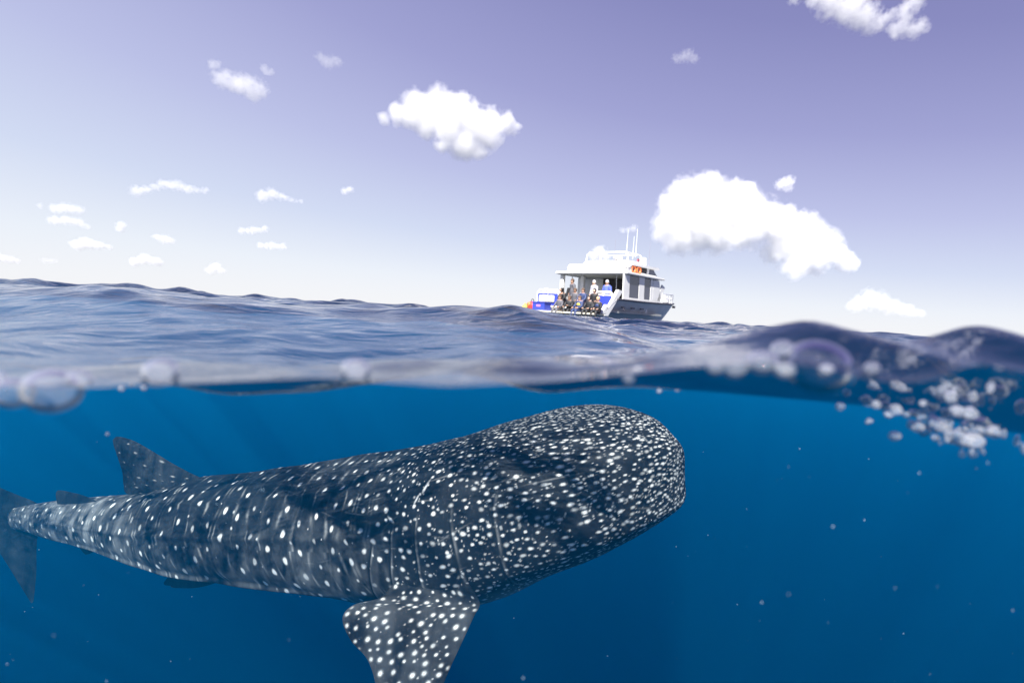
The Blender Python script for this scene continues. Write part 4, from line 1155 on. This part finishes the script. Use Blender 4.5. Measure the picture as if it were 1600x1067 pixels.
for a_ in ((80, 610, 41, .275, 'milk', 'largest round air bubble, at the waterline on the left'),
           (20, 614, 28, .27, 'milk', 'air bubble left of the largest left bubble, near the picture edge'),
           (-6, 592, 14, .27, 'foam', 'bright bubble cut by the left edge of the picture'),
           (124, 592, 17, .268, 'milk', 'small bubble stuck to the right side of the largest left bubble'),
           (250, 582, 26, .27, 'milk', 'lone milky bubble on the waterline above the shark dorsal fin'),
           (556, 578, 22, .27, 'milk', 'lone milky bubble on the waterline left of the picture middle'),
           (1280, 574, 50, .30, 'clear', 'widest clear dome shaped bubble, right of the shark head'),
           (1150, 576, 18, .275, 'milk', 'bubble nearest the boat in the row of waterline bubbles'),
           (1192, 566, 23, .272, 'milk', 'middle bubble of the waterline row left of the wide dome'),
           (1226, 578, 16, .268, 'foam', 'white bubble touching the left side of the wide dome'),
           (1222, 546, 17, .29, 'milk', 'bubble sitting highest, over the waterline row'),
           (1291, 578, 11, .27, 'foam', 'small white bubble in front of the wide dome'),
           (1117, 575, 13, .27, 'milk', 'leftmost small bubble of the waterline row'),
           (1362, 576, 12, .27, 'milk', 'small bubble right of the wide dome'),
           (982, 592, 9, .27, 'milk', 'tiny bubble on the waterline above the shark back'),
           (1398, 681, 9, .45, 'foam', 'lone white bubble hanging below the bubble trail'),
           (1560, 612, 13, .42, 'foam', 'squarish white bubble at the upper right of the froth'),
           (1030, 611, 4, .5, 'foam', 'tiny bright bubble just above the shark snout'),
           (1058, 609, 4, .5, 'foam', 'second tiny bright bubble above the shark snout, further right')):
    bubble(a_[0], a_[1], a_[2], a_[3], a_[4], a_[5], GB, (1.06, 1, .84), fr_.uniform(-.3, .3))
fr_ = random.Random(4)
def blob_mesh(seed):
    bm = bmesh.new(); bmesh.ops.create_icosphere(bm, subdivisions=3, radius=1)
    for v in bm.verts:
        v.co *= 1 + .28*mnoise.noise(v.co*1.3+Vector((seed*7, 0, 0))) + .12*mnoise.noise(v.co*3.1+Vector((0, seed*5, 0)))
    me_ = bpy.data.meshes.new('bubble'); bm.to_mesh(me_); bm.free(); me_.materials.append(MFOAM)
    me_.polygons.foreach_set('use_smooth', [True]*len(me_.polygons)); return me_
BLOBS = [blob_mesh(i) for i in range(6)]
def froth(px, py, r, Y, sc, rot, lab, grp):
    o_ = bpy.data.objects.new('bubble', fr_.choice(BLOBS)); COL.objects.link(o_); o_.location = at(px, py, Y)
    rr = r*Y/FPX; o_.scale = (rr*sc[0], rr, rr*sc[1]); o_.rotation_euler = (fr_.uniform(-.4, .4), rot, 0); tag(o_, lab, 'bubble', grp)
LT, GT = 'small white bubble in the slanting trail under the waterline', 'bubbles of the slanting trail'
for px, py, r in ((1353, 624, 7), (1369, 632, 6), (1383, 634, 8), (1388, 648, 6), (1400, 640, 9), (1417, 643, 9), (1428, 645, 6), (1440, 646, 8), (1424, 663, 6), (1434, 666, 9), (1444, 672, 9), (1456, 630, 8), (1313, 635, 6), (1323, 614, 5), (1358, 658, 5), (1460, 662, 11), (1442, 630, 5), (1475, 624, 6), (1478, 645, 6), (1462, 684, 5)):
    froth(px, py, r, fr_.uniform(.40, .50), (1.1, fr_.uniform(.8, 1.3)), fr_.uniform(-.6, .6), LT, GT)
LF, GF = 'white bubble packed in the froth at the right', 'bubbles of the froth at the right'
for px, py, r, sx, sz in ((1494, 642, 9, 1, 1), (1514, 646, 11, 1, 1), (1530, 667, 15, 1.5, 1), (1553, 674, 9, 1, 1.1), (1500, 684, 13, 1.8, .9), (1520, 688, 12, 1.5, 1), (1482, 678, 8, .7, 1.6), (1468, 664, 10, 1.3, 1), (1486, 620, 8, 1, 1.3), (1504, 608, 8, 1, 1), (1520, 620, 7, .8, 1.3), (1532, 625, 6, .6, 1.5),
                          (1540, 640, 6, .6, 1.4), (1562, 650, 6, .6, 1.5), (1568, 678, 5, .6, 1.6), (1589, 688, 5, .6, 1.7), (1503, 709, 5, .8, 1.2), (1520, 708, 6, .9, 1.2), (1535, 704, 4, .6, 1.5), (1580, 622, 5, .6, 1.5), (1595, 636, 8, .8, 1.5), (1599, 700, 5, .5, 1.8), (1536, 592, 9, .8, 1.6), (1548, 606, 6, .7, 1.5)):
    froth(px, py, r, fr_.uniform(.38, .48), (sx, sz), fr_.uniform(-.25, .25), LF, GF)
for _ in range(150):
    a_ = fr_.gauss(0, 1); b2_ = fr_.gauss(0, 1)
    froth(1512+a_*26, 640+b2_*28, fr_.uniform(1.2, 3.6), fr_.uniform(.42, .55), (fr_.uniform(.7, 1.3), fr_.uniform(.8, 1.5)), fr_.uniform(-.5, .5), LF, GF)
LU, GU = 'tiny bubble clinging under the surface left of the middle', 'tiny bubbles under the surface on the left'
for px, py, r in ((190, 606, 5), (205, 600, 4), (225, 605, 5), (283, 600, 4), (310, 603, 3), (320, 601, 3), (350, 607, 3), (372, 600, 3), (390, 607, 3), (420, 607, 3), (448, 597, 4), (471, 595, 4), (525, 602, 3), (532, 600, 4), (540, 602, 3), (335, 604, 2), (168, 677, 3)):
    bubble(px, py+1, r, fr_.uniform(.42, .6), 'foam', LU, GU)
# drifting particles in the water
pk = MB(); oc = [(1, 0, 0), (-1, 0, 0), (0, 1, 0), (0, -1, 0), (0, 0, 1), (0, 0, -1)]; of = [(0, 2, 4), (2, 1, 4), (1, 3, 4), (3, 0, 4), (2, 0, 5), (1, 2, 5), (3, 1, 5), (0, 3, 5)]
for _ in range(180):
    Y = fr_.choice([fr_.uniform(.34, .8), fr_.uniform(.8, 2.6), fr_.uniform(1.5, 4.5)])
    c = at(fr_.uniform(-100, 1700), fr_.uniform(690, 1120), Y); r_ = fr_.uniform(.00015, .0006)*(1+Y*.45)
    pk.add([(c.x+x*r_, c.y+y*r_, c.z+z*r_*1.6) for x, y, z in oc], of)
plk = pk.build('plankton', pbr('plankton', (.28, .42, .55), .6)); tag(plk, 'pale specks of plankton drifting in the blue water', None, None, 'stuff')
